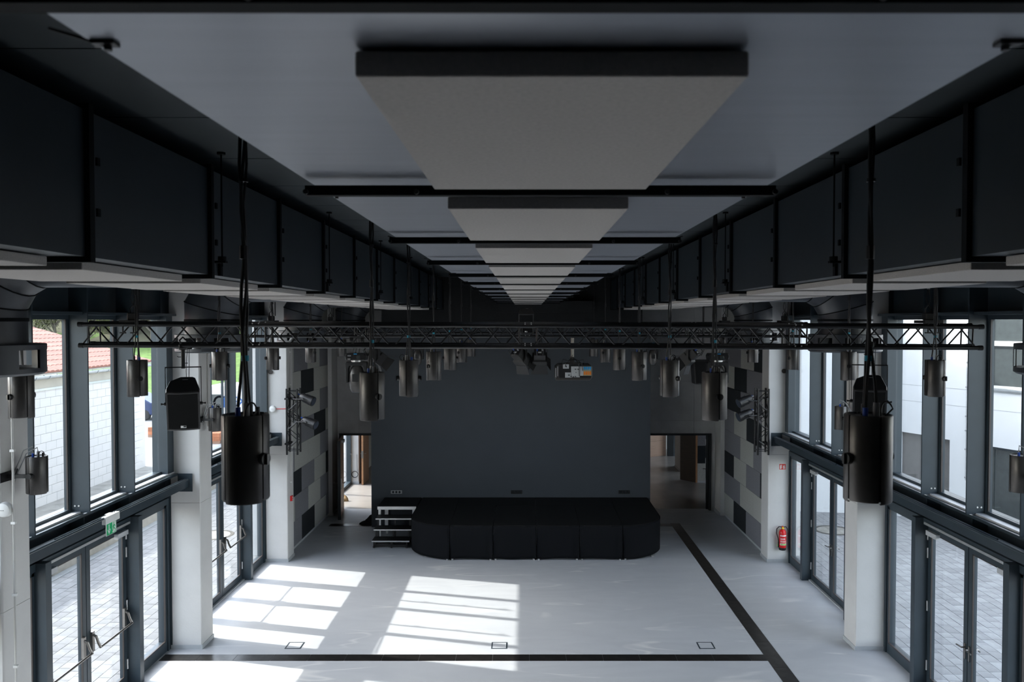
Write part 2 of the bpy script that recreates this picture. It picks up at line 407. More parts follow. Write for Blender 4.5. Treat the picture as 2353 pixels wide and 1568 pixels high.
# ---------------------------------------------------------------- columns
def column(s, y0, y1, label, name='concrete_column', xin=5.44, top=ZC):
    t = thing(name, label, 'column', (s*5.7, (y0+y1)/2, 0))
    m = MB(); c = .012
    x0, x1 = s*xin, s*(xin+.5)
    if x0 > x1: x0, x1 = x1, x0
    pl = [(x0+c,y0),(x1-c,y0),(x1,y0+c),(x1,y1-c),(x1-c,y1),(x0+c,y1),(x0,y1-c),(x0,y0+c)]
    build('shaft', m.prism(pl, 0, 2.46, 'z'), 'white_concrete', t)
    build('shaft', MB().prism(pl, 2.464, top-.005, 'z'), 'white_concrete', t)
    b = MB(); e = .012
    b.box(x0-e, x1+e, y0-e, y0, 0, .07); b.box(x0-e, x1+e, y1, y1+e, 0, .07)
    if s < 0: b.box(x1, x1+e, y0, y1, 0, .07)
    else: b.box(x0-e, x0, y0, y1, 0, .07)
    build('skirting', b, 'baseboard', t)
    build('closing_strip', MB().box(s*(xin+.501), s*6.13, y0-.005, y1+.005, 0, top-.005), 'frame', t)
    return t
LX = 5.44; RX = 5.49
column(-1, 3.35, 3.85, 'white concrete column in the bay nearest the gallery on the exit sign side')
column(1, 3.35, 3.85, 'white concrete column in the bay nearest the gallery on the extinguisher side', xin=RX)
column(-1, 8.2, 8.67, 'white concrete column with a thin conduit and a round white detector')
column(1, 8.2, 8.67, 'white concrete column beyond the nearest glazed doors on the extinguisher side', xin=RX)
column(-1, 13.22, 13.7, 'white concrete column behind the loudspeaker, beside the green exit sign')
column(1, 13.16, 13.64, 'white concrete column between the two pairs of doors with lever handles', xin=RX)
cl = column(-1, 18.05, 18.52, 'white concrete column with a red alarm box and lattice of spotlights')
cr_ = column(1, 18.02, 18.52, 'white concrete column carrying the red fire extinguisher', xin=RX)
for s, c, px, py in ((-1, cl, 622, 855), (1, cr_, 1801, 853)):
    q = P(px, py, 18.05 if s < 0 else 18.02)
    build('cast_hole', MB().lathe([(0.0, -.02), (.052, -.02), (.052, .0), (.0, .0)], (q.x, q.y-.012, q.z), 20, axis='y'), 'hole', c, True)

# ---------------------------------------------------------------- acoustic wall panels
def acoustic(s, bounds_even, bounds_odd, rows, label):
    t = thing('acoustic_panel_wall', label, 'wall panels', (s*5.6, 20.4, 0))
    for i, row in enumerate(rows):
        bs = bounds_even if i % 2 == 0 else bounds_odd
        z0 = .07 + .6*i
        for k, cc in enumerate(row):
            if k + 1 >= len(bs): break
            a, b = bs[k], bs[k+1]
            g = .003
            m = MB(); m.box(s*5.66, s*(5.58), a+g, b-g, z0+g, min(z0+.6, ZC)-g)
            build('panel', m, {'l': 'panel_light', 'm': 'panel_mid', 'd': 'panel_dark'}[cc], t)
acoustic(-1, [18.53, 19.68, 20.87, 22.06, 22.34], [18.53, 19.09, 20.28, 21.47, 22.34],
         ['mdlm', 'lmlm', 'dmld', 'mllm', 'lmdl', 'dllm', 'ldll', 'lmlm', 'mdml', 'lmml', 'mlml'], 'chequered grey acoustic panels beside the doorway with the open wooden door')
acoustic(1, [18.53, 18.93, 20.13, 21.33, 22.34], [18.53, 19.5, 20.7, 22.34],
         ['mmdl', 'llm', 'dmld', 'mlm', 'ddlm', 'mmd', 'mmdl', 'dlm', 'mldm', 'lml', 'mlml'], 'chequered grey acoustic panels beyond the fire extinguisher column')

# ---------------------------------------------------------------- floor ducts and outlets
t = thing('floor_duct', 'dark steel floor duct crossing the hall between the columns', 'floor duct', (0, 12.87, 0))
pl = build('cover_plate', MB().box(.002, .596, 0, .24, -.002, .004), 'steel_strip', t, local=True)
pl.location = (-5.95, -.12, 0)
for k in range(1, 20):
    if -5.95+.6*k < 3.3: inst(pl, t, (-5.95+.6*k, -.12, 0))
build('cover_plate', MB().box(3.652, 3.905, 12.75, 12.99, -.002, .004), 'steel_strip', t)
t = thing('floor_duct', 'long dark steel floor duct running towards the stage past the extinguisher side', 'floor duct', (4.035, 12, 0))
pl = build('cover_plate', MB().box(-.125, .125, .002, .998, -.002, .0045), 'steel_strip', t, local=True)
pl.location = (0, -10.5, 0)
for k in range(1, 20): inst(pl, t, (0, -10.5+k*1.0, 0))
t = thing('floor_duct', 'short dark steel floor duct along the foot of the end wall', 'floor duct', (0, 21.33, 0))
m = MB(); m.box(-5.3, -4.15, 21.2, 21.45, -.002, .004); build('cover_plate', m, 'steel_strip', t)
m = MB(); m.box(3.32, 3.905, 21.2, 21.45, -.002, .004); build('cover_plate', m, 'steel_strip', t)
for (px, py, lab) in ((673, 1489, 'square floor outlet lid half in the sun patch nearest the column'), (1147, 1495, 'square floor outlet lid at the edge of the wide sun patch'), (1625, 1493, 'square floor outlet lid in the shade beside the long steel duct')):
    q = P(px, py, 13.25); t = thing('floor_outlet', lab, 'floor outlet', (q.x, 13.36, 0), 'floor outlets in the resin floor')
    m = MB(); a, b = .135, .115
    m.box(-a, a, -a, -b, 0, .004); m.box(-a, a, b, a, 0, .004); m.box(-a, -b, -b, b, 0, .004); m.box(b, a, -b, b, 0, .004)
    build('frame', m, 'frame', t, local=True); build('lid', MB().box(-.112, .112, -.108, .112, 0, .003), 'floor', t, local=True)

# ================================================================ glazed bays
cnt = {'window': 0, 'door': 2, 'trim': 3}
def nxt(k): cnt[k] += 1; return '%s_%d' % (k, cnt[k])
ZS = 2.98; ZH = 5.58; ZD = 2.55
def panic_bar(par, s, xa, y0, y1, z):
    """steel push bar with two bent arms on a door leaf"""
    m = MB(); x = s*(xa-.13)
    m.tube([(x, y0, z), (x, y1, z)], .017, 10)
    for y, sg in ((y0, 1), (y1, -1)):
        m.box(s*xa, s*(xa-.035), y-.03, y+.03, z-.06, z+.22)
        m.tube([(s*(xa-.03), y, z+.17), (s*(xa-.07), y, z+.15), (s*(xa-.10), y, z+.06), (s*(xa-.135), y, z-.01)], .018, 8)
    build('panic_bar', m, 'steel_bar', par, True)
def lever(par, s, xa, y, z, dirn):
    m = MB(); m.box(s*xa, s*(xa-.012), y-.018, y+.018, z-.16, z+.05); m.cyl((s*xa, y, z), (s*(xa-.06), y, z), .011, 8)
    m.tube([(s*(xa-.055), y, z), (s*(xa-.06), y+dirn*.03, z), (s*(xa-.055), y+dirn*.13, z-.01)], .010, 8)
    m.cyl((s*(xa+.06), y, z), (s*(xa+.13), y, z), .011, 8); m.tube([(s*(xa+.125), y, z), (s*(xa+.125), y-dirn*.13, z-.015)], .010, 8)
    build('lever_handle', m, 'steel_bar', par, True)
def bay(s, y0, y1, fins, hw, full=True):
    xg = 6.0
    # ---- upper window
    W = sempty(nxt('window'), (s*xg, (y0+y1)/2, ZS))
    m = MB(); m.box(s*5.98, s*6.12, y0, y0+.08, ZS, ZH); m.box(s*5.87, s*6.12, y1-(.08 if (s < 0 and y1 > 17) else .22), y1, ZS, ZH); m.box(s*5.98, s*6.12, y0, y1, ZS, ZS+.05); m.box(s*5.98, s*6.12, y0, y1, ZH-.06, ZH)
    build('frame', m, 'frame', W)
    edges = [y1-(.08 if (s < 0 and y1 > 17) else .22)] + list(fins) + [y0+.08]
    for f in fins:
        mu = build('mullion', MB().box(s*(5.84 if (s < 0 and y1 > 17) else 5.74), s*5.98, f-.012, f+.012, ZS, 6.02), 'frame', W)
        b = MB(); b.box(s*5.98, s*6.05, f-.05, f+.05, ZS+.05, ZH-.06); build('mullion_rail', b, 'frame', mu)
        b = MB(); b.box(s*5.99, s*6.012, f-.068, f-.056, ZS+.05, ZH-.06); b.box(s*5.99, s*6.012, f+.056, f+.068, ZS+.05, ZH-.06); build('gasket', b, 'bronze', mu)
        b = MB()
        for dx in (.12, .17): b.cyl((s*(5.76+dx), f-.013, ZS+.09), (s*(5.76+dx), f-.019, ZS+.09), .012, 8)
        builds('bolt', b, 'alu', mu)
    for i in range(len(edges)-1):
        a, b = edges[i+1], edges[i]
        build('pane', MB().box(s*6.012, s*6.024, a+.02, b-.02, ZS+.05, ZH-.06), 'glass', W)
    build('sill', MB().box(s*5.86, s*6.0, y0, y1, ZS-.012, ZS+.012), 'silver_paint', W)
    # blind guide rail outside the glass with little spacers
    for f in (fins[-2:] if s < 0 else []):
        yr = f + .52
        g = build('blind_guide', MB().box(s*6.29, s*6.335, yr-.018, yr+.018, ZS-.4, ZH), 'frame', W)
        b = MB()
        for k in range(4): b.tube([(s*6.31, yr, 3.2+.72*k), (s*6.16, yr+.02, 3.2+.72*k), (s*6.15, yr+.03, 3.13+.72*k)], .012, 6)
        build('spacer', b, 'frame', g)
    # ---- beams
    m = MB(); m.box(s*6.02, s*6.10, y0, y1, ZD, ZS-.012); m.box(s*5.80, s*6.12, y0, y1, ZS-.05, ZS-.013); m.box(s*5.80, s*6.12, y0, y1, 2.66, 2.69)
    for f in fins: m.box(s*5.82, s*6.04, f-.012, f+.012, 2.69, ZS-.05)
    shell(nxt('trim'), m, 'frame')
    m = MB(); m.box(s*6.06, s*6.12, y0, y1, 5.62, 6.04); m.box(s*5.80, s*6.14, y0, y1, ZH, 5.62); m.box(s*5.74, s*6.12, y0, y1, 6.0, 6.04)
    shell(nxt('trim'), m, 'frame')
    m = MB(); m.box(s*5.62, s*5.74, y0+.015, y1-.015, 2.74, 2.86); m.box(s*5.56, s*5.80, y0, y0+.015, 2.66, 2.96); m.box(s*5.56, s*5.80, y1-.015, y1, 2.66, 2.96)
    m.tube([(s*5.60, y0+.1, 2.88), (s*5.60, y1-.1, 2.88)], .016, 8); m.tube([(s*5.64, y0+.8, 2.885), (s*5.64, y1-.1, 2.885)], .012, 8)
    shell(nxt('trim'), m, 'frame', smooth=True)
    # ---- doors below
    D = sempty(nxt('door'), (s*xg, (y0+y1)/2, 0))
    ps = y1-1.22                      # post between sidelight and doors
    yd1 = ps-.06; yd0 = yd1-2*hw
    m = MB(); m.box(s*5.84, s*6.12, ps-.06, ps+.06, 0, ZD); m.box(s*5.84, s*6.12, yd0-.12, yd0, 0, ZD)
    builds('post', m, 'frame', D)
    m = MB(); m.box(s*5.96, s*6.12, y0, y1, ZD-.10, ZD); m.box(s*5.96, s*6.10, y1-.07, y1, 0, ZD-.1); m.box(s*5.96, s*6.10, y0, y0+.07, 0, ZD-.1)
    build('head_rail', m, 'frame', D)
    for a, b in ((ps+.06, y1-.07), (y0+.07, yd0-.12)):
        fr = MB(); fr.box(s*5.98, s*6.10, a, b, 0, .17); fr.box(s*5.98, s*6.10, a, a+.05, .17, ZD-.1); fr.box(s*5.98, s*6.10, b-.05, b, .17, ZD-.1); fr.box(s*5.98, s*6.10, a, b, ZD-.15, ZD-.1)
        sf = build('sidelight_frame', fr, 'frame', D)
        build('pane', MB().box(s*6.008, s*6.02, a+.05, b-.05, .17, ZD-.15), 'glass', sf)
        k = MB(); k.box(s*5.975, s*6.0, a+.05, b-.05, .17, .19); k.box(s*5.975, s*6.0, a+.05, a+.065, .19, ZD-.15); k.box(s*5.975, s*6.0, b-.065, b-.05, .19, ZD-.15); build('gasket', k, 'bronze', sf)
    xa = 6.03
    build('threshold', MB().box(s*5.98, s*6.2, yd0, yd1, 0, .025), 'silver_paint', D)
    for i, (a, b) in enumerate(((yd0, yd0+hw), (yd0+hw, yd1))):
        a += .008; b -= .008; st = .085
        fr = MB(); fr.box(s*xa, s*(xa+.07), a, a+st, .02, ZD-.11); fr.box(s*xa, s*(xa+.07), b-st, b, .02, ZD-.11); fr.box(s*xa, s*(xa+.07), a+st, b-st, .02, .14); fr.box(s*xa, s*(xa+.07), a+st, b-st, ZD-.20, ZD-.11)
        lf = build('leaf', fr, 'frame', D)
        build('pane', MB().box(s*(xa+.022), s*(xa+.034), a+st, b-st, .14, ZD-.2), 'glass', lf)
        k = MB()
        for (u, v, zz0, zz1) in ((a+st, a+st+.014, .14, ZD-.2), (b-st-.014, b-st, .14, ZD-.2), (a+st, b-st, .14, .155), (a+st, b-st, ZD-.215, ZD-.2)): k.box(s*(xa+.002), s*(xa+.022), u, v, zz0, zz1)
        build('gasket', k, 'bronze', lf)
        if full:
            hy = a+.02 if i == 0 else b-.02
            k = MB()
            for z in (.25, 1.15, 1.95, 2.22): k.cyl((s*(xa-.012), hy, z), (s*(xa-.012), hy, z+.15), .013, 8)
            builds('hinge', k, 'alu', lf, True)
            c0, c1 = (a+.04, a+.34) if i == 0 else (b-.34, b-.04)
            k = MB(); k.box(s*(xa-.06), s*xa, c0, c1, ZD-.245, ZD-.175); build('door_closer', k, 'silver_paint', lf)
            if s < 0: panic_bar(lf, s, xa, a+.10, b-.10, .98)
            else: lever(lf, s, xa, (b-.042 if i == 0 else a+.042), 1.02, (-1 if i == 0 else 1))
    if full:
        build('closer_rail', MB().box(s*(5.94), s*5.96, yd0+.05, yd1-.05, ZD-.085, ZD-.05), 'alu', D)
    return D
for s in (-1, 1):
    bay(s, 3.85, 8.2, [6.6, 5.4, 4.4], 1.1, False)
    bay(s, 8.67, 13.2 if s < 0 else 13.16, [11.62, 10.42, 9.25] if s < 0 else [11.52, 10.34, 9.2], 1.1)
    bay(s, 13.7 if s < 0 else 13.64, 18.05 if s < 0 else 18.02, [16.95, 15.98, 14.75] if s < 0 else [16.1, 14.93, 14.0], 1.1)
# ================================================================ ceiling services
# centre: metal ceiling sails, cross bars and felt absorbers
PIT = 1.65; NS = 12
ZP = 5.98; CXP = .052
for k in range(-1, NS):
    y0 = 1.225 + PIT*k
    t = thing('ceiling_sail', 'streaked grey metal ceiling sail, ' + (ORDN + ['thirteenth from'])[NS-1-k] + ' the stage wall', 'ceiling panel', (CXP, y0+.8225, ZP), 'metal ceiling sails along the middle of the hall')
    build('sheet', MB().box(-.80, .80, -.8225, .8225, 0, .018), 'sail', t, local=True)
    m = MB(); m.box(-.80, -.78, -.8225, .8225, .018, .07); m.box(.78, .80, -.8225, .8225, .018, .07); builds('edge_fold', m, 'sail', t, local=True)
    for sx in (-1, 1):
        c = MB(); c.box(sx*.755, sx*.795, -.68, -.656, -.007, 0); c.cyl((sx*.77, -.668, -.016), (sx*.77, -.668, .0), .007, 8); c.tube([(sx*.77, -.668, -.008), (sx*.86, -.688, .015)], .003, 6)
        build('clip', c, 'black', t, True, local=True)
    m = MB()
    for sx in (-1, 1): m.cyl((sx*.6, .3, .01), (sx*.6, .3, ZC-ZP), .006, 6)
    builds('hanger', m, 'black', t, local=True)
for k in range(NS):
    yb = (1.085 if k == 0 else 1.05 + PIT*k)
    t = thing('ceiling_cross_bar', 'black steel cross bar between ceiling sails, ' + ORDN[NS-1-k] + ' the stage wall', 'bar', (CXP, yb, 5.9385), 'black cross bars between the ceiling sails')
    b = build('bar', MB().box(-.795, .785, -.018, .018, -.0165, .0165), 'flange', t, local=True)
    m = MB()
    for sx in (-.79, -.42, .42, .78): m.cyl((sx, -.02, -.006), (sx, -.030, -.006), .009, 8)
    builds('bolt', m, 'black', t, True, local=True)
    m = MB()
    for sx in (-.2, .2): m.cyl((sx, 0, .0), (sx, 0, ZC-5.9385), .006, 6)
    builds('hanger', m, 'black', t, local=True)
FL_GRP = 'felt absorbers under the ceiling sails'
for k in range(NS):
    y0 = 1.408 + PIT*k
    t = thing('felt_absorber', 'grey felt absorber slab under the ceiling sails, ' + ORDN[NS-1-k] + ' the stage wall', 'acoustic panel', (.045, y0, 5.929), FL_GRP)
    build('slab', MB().cbox(-.3455, .3455, 0, 1.2, 0, .045, .003), 'felt', t, local=True)
    m = MB()
    for sx in (-.15, .15): m.box(sx-.03, sx+.03, .03, .07, .045, .052); m.box(sx-.03, sx+.03, 1.13, 1.17, .045, .052)
    build('bracket', m, 'alu', t, local=True)

# rectangular air ducts
ZDB = 5.815; ZDT = 6.53
for s in (-1, 1):
    xi = 2.15 if s < 0 else 2.17; xo = xi + 1.1
    t = thing('air_duct', 'long black rectangular air duct above the %s side of the hall' % ('exit sign' if s < 0 else 'fire extinguisher'), 'air duct', (s*xi, 10, ZDB))
    ys = [-1.1] + [3.91+1.5*k for k in range(-3, 12)]
    for a, b in zip(ys[:-1], ys[1:]):
        build('duct_section', MB().box(s*xi, s*xo, a+.018, b-.018, ZDB, ZDT), 'duct', t)
    for y in ys[1:]:
        m = MB(); e = .028
        m.box(s*(xi-e), s*xi, y-.022, y+.022, ZDB-e, ZDT+e); m.box(s*xi, s*xo, y-.022, y+.022, ZDB-e, ZDB); m.box(s*xi, s*xo, y-.022, y+.022, ZDT, ZDT+e); m.box(s*xo, s*(xo+e), y-.022, y+.022, ZDB-e, ZDT+e)
        m.box(s*(xi-.04), s*(xi-e), y+.03, y+.055, ZDB+.2, ZDB+.24); m.box(s*(xi-.04), s*(xi-e), y+.03, y+.055, ZDB+.45, ZDB+.49)
        build('flange', m, 'flange', t)
    for y in [5.51+3.0*k for k in range(-1, 5)]:
        m = MB(); x = s*(xi-.05)
        m.cyl((x, y, ZDB+.06), (x, y, ZC), .006, 6); m.cyl((x, y, ZDB+.10), (x, y, ZDB+.13), .028, 10); m.box(s*(xi-.08), s*xi, y-.02, y+.02, ZDB+.085, ZDB+.10); m.box(s*(xi-.02), s*xi, y+.05, y+.09, ZDB+.0, ZDB+.10); m.cyl((x, y, ZC-.015), (x, y, ZC), .03, 8)
        build('hanger_rod', m, 'flange', t, True)
    for k in range(12):
        ya = 4.13 - 3.0 + 1.5*k
        a = thing('felt_absorber', 'pale felt absorber under the %s side air duct, %s the stage wall' % ('exit sign' if s < 0 else 'extinguisher', ORDN[11-k]), 'acoustic panel', (s*2.3, ya, 5.765), 'felt absorbers under the air duct, %s side' % ('exit sign' if s < 0 else 'extinguisher'))
        build('slab', MB().cbox(0, s*.95, 0, 1.2, 0, .045, .003), 'felt', a, local=True)

# round branch ducts with drum diffusers
def dropper(s, y, n):
    x = s*(4.77 if s < 0 else 4.84); r = .39
    t = thing('air_diffuser', '', 'air diffuser', (x, y, 5.04), 'round branch ducts with drum diffusers')
    t['label'] = 'black round branch duct with slotted drum, %s side, %s the stage wall' % ('exit sign' if s < 0 else 'extinguisher', n)
    # vertical pipe, mitred bend, horizontal stub
    def ring(c, ax):                         # ax: angle of the pipe axis from vertical, bending towards the middle
        rr = []
        for i in range(28):
            a = 2*PI*i/28; u = r*math.cos(a); v = r*math.sin(a)
            rr.append((c[0] + (-s)*0 + u*math.cos(ax)*(-s), c[1]+v, c[2] - u*math.sin(ax)))
        return rr
    B = .66; zc0 = 5.52; cx = x - s*B
    build('pipe', MB().rings([ring((x, y, 5.28), 0), ring((x, y, 5.50), 0)]), 'duct_round', t, True)
    build('pipe_collar', MB().lathe([(r, 5.495), (r+.008, 5.497), (r+.008, 5.525), (r, 5.527)], (x, y, 0), 28), 'flange', t, True)
    angs = [0, 22.5, 45, 67.5, 90]
    def bp(a): a = R(a); return (cx + s*B*math.cos(a), y, zc0 + B*math.sin(a))
    # mitre joints lie on the planes half way between segment axes
    prev = ring((x, y, zc0), 0)
    for i, a in enumerate((15, 45, 75)):
        a0 = R(a); k = 1/math.cos(R(15)); c = (cx + s*B*k*math.cos(a0), y, zc0 + B*k*math.sin(a0))
        rr = []
        for j in range(28):
            th = 2*PI*j/28; u = r*math.cos(th)*k; v = r*math.sin(th)
            rr.append((c[0] - s*u*math.cos(a0), y+v, c[2] - u*math.sin(a0)))
        build('bend_segment', MB().rings([prev, rr]), 'duct_round', t, True)
        seam = [((p[0]-c[0])*1.008+c[0], (p[1]-y)*1.008+y, (p[2]-c[2])*1.008+c[2]) for p in rr]
        build('bend_seam', MB().tube(seam + [seam[0]], .007, 6, False), 'flange', t, True)
        prev = rr
    end = []; xe = s*(3.252 if s < 0 else 3.272)
    zt = zc0 + B
    for j in range(28):
        th = 2*PI*j/28; end.append((xe, y + r*math.sin(th), zt - r*math.cos(th)))
    build('bend_segment', MB().rings([prev, end]), 'duct_round', t, True)
    # drum: top ring, bottom ring, posts with rounded openings between
    ro = .53; zb, zt2 = 5.04, 5.30; n = 8
    build('drum_top', MB().lathe([(r-.02, zt2-.03), (ro-.02, zt2-.03), (ro-.02, zt2-.05), (ro, zt2-.05), (ro, zt2-.006), (ro-.006, zt2), (r-.02, zt2)], (x, y, 0), 40), 'duct_round', t, True)
    build('drum_base', MB().lathe([(0.02, zb+.03), (ro-.02, zb+.03), (ro-.02, zb+.05), (ro, zb+.05), (ro, zb+.01), (ro-.03, zb-.01), (.02, zb-.015)], (x, y, 0), 40), 'duct_round', t, True)
    for i in range(n):
        a0 = 2*PI*(i+.31)/n; w2 = .17
        build('drum_post', MB().lathe([(ro-.02, zb+.05), (ro, zb+.05), (ro, zt2-.05), (ro-.02, zt2-.05), (ro-.02, zb+.05)], (x, y, 0), 5, a0-w2, a0+w2), 'duct_round', t, True)
    build('drum_core', MB().lathe([(.30, zb+.03), (.24, zb+.12), (.22, zt2-.03)], (x, y, 0), 24), 'black', t, True)
for s in (-1, 1):
    for y in (6.9, 12.1, 17.0, 21.6):
        if y < 21 or s < 0: dropper(s, y, ORDN[(6.9, 12.1, 17.0, 21.6)[::-1].index(y) - (0 if s < 0 else 1)])

# ---------------------------------------------------------------- lighting trusses
CC = .239
def make_truss(x0, x1, joints, label, y, z):
    t = thing('lighting_truss', label, 'truss', (0, y, z), 'black square lighting trusses')
    h = CC/2
    cuts = [x0] + joints + [x1]
    for a, b in zip(cuts[:-1], cuts[1:]):
        m = MB().cyl((a+.004, 0, 0), (b-.004, 0, 0), .025, 14)
        src = build('chord', m, 'black_gloss', t, True, local=True); src.location = (0, -h, -h)
        for (yy, zz) in ((h, -h), (-h, h), (h, h)): inst(src, t, (0, yy, zz))
    for e in (x0, x1):
        m = MB(); d = 1 if e == x0 else -1
        m.cyl((e, 0, 0), (e+d*.05, 0, 0), .029, 12); c = build('end_cap', m, 'black', t, True, local=True); c.location = (0, -h, -h)
        for (yy, zz) in ((h, -h), (-h, h), (h, h)): inst(c, t, (0, yy, zz))
    # diagonals: one straight rod mesh per direction, instanced
    ins = .025; up = build('brace', MB().cyl((.035, 0, -h+ins*.6), (.215, 0, h-ins*.6), .0095, 8), 'black_gloss', t, True, local=True)
    dn = build('brace', MB().cyl((.035, 0, h-ins*.6), (.215, 0, -h+ins*.6), .0095, 8), 'black_gloss', t, True, local=True)
    first = [True, True]
    for a, b in zip(cuts[:-1], cuts[1:]):
        n = int(round((b-a-.12)/.25)); n -= n % 2; off = a + ((b-a) - n*.25)/2
        for i in range(n):
            for f in range(4):
                q = (i + (f % 2)) % 2
                src = (up, dn)[q]; x = off + .25*i
                if f == 0: loc, rot = (x, -h, 0), (0, 0, 0)
                elif f == 1: loc, rot = (x, h, 0), (0, 0, 0)
                elif f == 2: loc, rot = (x, 0, h), (PI/2, 0, 0)
                else: loc, rot = (x, 0, -h), (PI/2, 0, 0)
                if first[q]: src.location = loc; src.rotation_euler = rot; first[q] = False
                else: inst(src, t, loc, rot)
    # end frames: short posts at each segment end, couplers at joints
    ps = build('post', MB().cyl((0, 0, -h+.015), (0, 0, h-.015), .0095, 8), 'black_gloss', t, True, local=True); ps.location = (x0+.115, -h, 0)
    for e in [x0+.115, x1-.115] + [j+d for j in joints for d in (-.10, .10)]:
        for yy in (-h, h):
            if e == x0+.115 and yy == -h: continue
            inst(ps, t, (e, yy, 0))
        inst(ps, t, (e, 0, h), (PI/2, 0, 0)); inst(ps, t, (e, 0, -h), (PI/2, 0, 0))
    for j in joints:
        m = MB().use('black_gloss'); m.cyl((j-.06, 0, 0), (j+.06, 0, 0), .0268, 12)
        for d in (-.035, .035): m.cyl((j+d, -.03, 0), (j+d, .03, 0), .006, 6)
        m.use('alu')
        for d in (-.035, .035): m.cyl((j+d, -.031, .018), (j+d, -.024, .018), .008, 8)
        c = build('coupler', m, None, t, True, local=True); c.location = (0, -h, -h)
        for (yy, zz) in ((h, -h), (-h, h), (h, h)): inst(c, t, (0, yy, zz))
    return t
TZ = 5.335
tr1 = make_truss(-5.06, 5.16, [-3.05, .02, 3.07], 'black lattice lighting truss carrying two loudspeakers, spanning the hall in front', 9.12, TZ)
tr1.rotation_euler = (R(3.2), R(.16), 0)
tr2 = dup(tr1, (0, 14.75, TZ), (0, 0, 0), 'black lattice lighting truss carrying the projector and the moving heads')
tr3 = dup(tr1, (0, 18.9, TZ), (0, 0, 0), 'black lattice lighting truss nearest the dark stage wall')
def hoist(x, y, label, grp):
    z = TZ + CC/2 + .02
    t = thing('hoist_sling', label, 'sling', (x, y, z), grp)
    m = MB(); m.box(-.10, .10, -.13, .13, 0, .035); m.cbox(-.05, .05, -.05, .05, .035, .12, .01); build('top_clamp', m, 'black', t, local=True)
    m = MB(); m.tube([(-.03, 0, .12), (-.035, 0, .17), (0, 0, .21), (.035, 0, .17), (.03, 0, .12)], .008, 8); build('shackle', m, 'black_gloss', t, True, local=True)
    m = MB(); m.tube([(0, 0, .20), (.025, 0, .28), (.012, 0, .36), (0, 0, .40), (-.012, 0, .36), (-.025, 0, .28), (0, 0, .20)], .005, 6); build('wire_loop', m, 'black', t, True, local=True)
    build('ferrule', MB().cyl((0, 0, .39), (0, 0, .47), .016, 10), 'alu', t, True, local=True)
    m = MB(); m.cyl((0, 0, .46), (0, 0, ZC-z), .006, 6); m.cyl((.07, 0, .12), (.07, 0, ZC-z), .010, 6); build('steel_wire', m, 'black_cable', t, local=True)
    m = MB()
    for dx in (-.06, .06): m.cyl((dx, -.12, -.10), (dx, -.12, .01), .008, 6); m.box(dx-.035, dx+.035, -.126, -.114, -.115, -.10)
    build('wing_nut', m, 'black', t, local=True)
for (x, y, lb) in ((-4.5, 9.12, 'steel wire sling holding the front truss above the exit sign side'), (4.6, 9.12, 'steel wire sling holding the front truss above the fire extinguisher side'),
                   (-4.72, 14.75, 'steel wire sling holding the projector truss on the exit sign side'), (4.78, 14.75, 'steel wire sling holding the projector truss on the fire extinguisher side'),
                   (-4.65, 18.9, 'steel wire sling holding the rear truss on the exit sign side'), (4.7, 18.9, 'steel wire sling holding the rear truss on the fire extinguisher side')):
    hoist(x, y, lb, 'slings holding the trusses')

# ---------------------------------------------------------------- pendant house lights
PH = .394; PR = .105
def lamp_body(t, knobs=True):
    prof_in = PR - .010
    build('core', MB().lathe([(.0, .0), (prof_in*.9, 0), (prof_in, .006), (prof_in, PH-.012), (prof_in*.9, PH-.012), (0, PH-.012)], (0, 0, 0), 32), 'black', t, True, local=True)
    for a0, a1, dz in ((0, 78, .0), (78, 180, -.008), (180, 258, .0), (258, 360, -.008)):
        g = 2.2
        pr = [(PR-.012, dz+.004), (PR-.004, dz), (PR, dz+.006), (PR, PH-.010), (PR-.004, PH-.003), (PR-.016, PH-.014)]
        build('shell', MB().lathe(pr, (0, 0, 0), 14, R(a0+g), R(a1-g)), 'lamp_shell', t, True, local=True)
    if knobs:
        for sg in (1, -1):
            m = MB(); m.cyl((sg*(PR-.005), 0, PH*.49), (sg*(PR+.020), 0, PH*.49), .027, 20); k = build('knob', m, 'black', t, True, local=True)
            m = MB(); m.box(sg*(PR+.019), sg*(PR+.032), -.006, .006, PH*.49-.024, PH*.49+.024); build('knob_grip', m, 'black_gloss', k, local=True)
    m = MB(); m.cyl((-.03, -.015, PH-.012), (-.03, -.015, PH+.028), .0125, 10); build('plug', m, 'blue_plug', t, True, local=True)
    m = MB(); m.cyl((.028, -.02, PH-.012), (.028, -.02, PH+.05), .015, 10); build('plug', m, 'grey_plastic', t, True, local=True)
    m = MB(); m.cyl((.0, .03, PH-.012), (.0, .03, PH+.04), .012, 10); m.cyl((.055, .02, PH-.012), (.055, .02, PH+.03), .011, 10); build('plug', m, 'black', t, True, local=True)
    m = MB(); pts = [(.045, -.04, PH-.01)] + [(.045+.045*(1-math.cos(a)), -.04+.01*math.sin(a), PH+.055*math.sin(a)) for a in [PI*i/8 for i in range(1, 8)]] + [(.085, -.02, PH-.02)]
    pts = [(p[0]*.8, p[1], p[2]) for p in pts]
    build('safety_loop', m.tube(pts, .004, 6), 'black_cable', t, True, local=True)
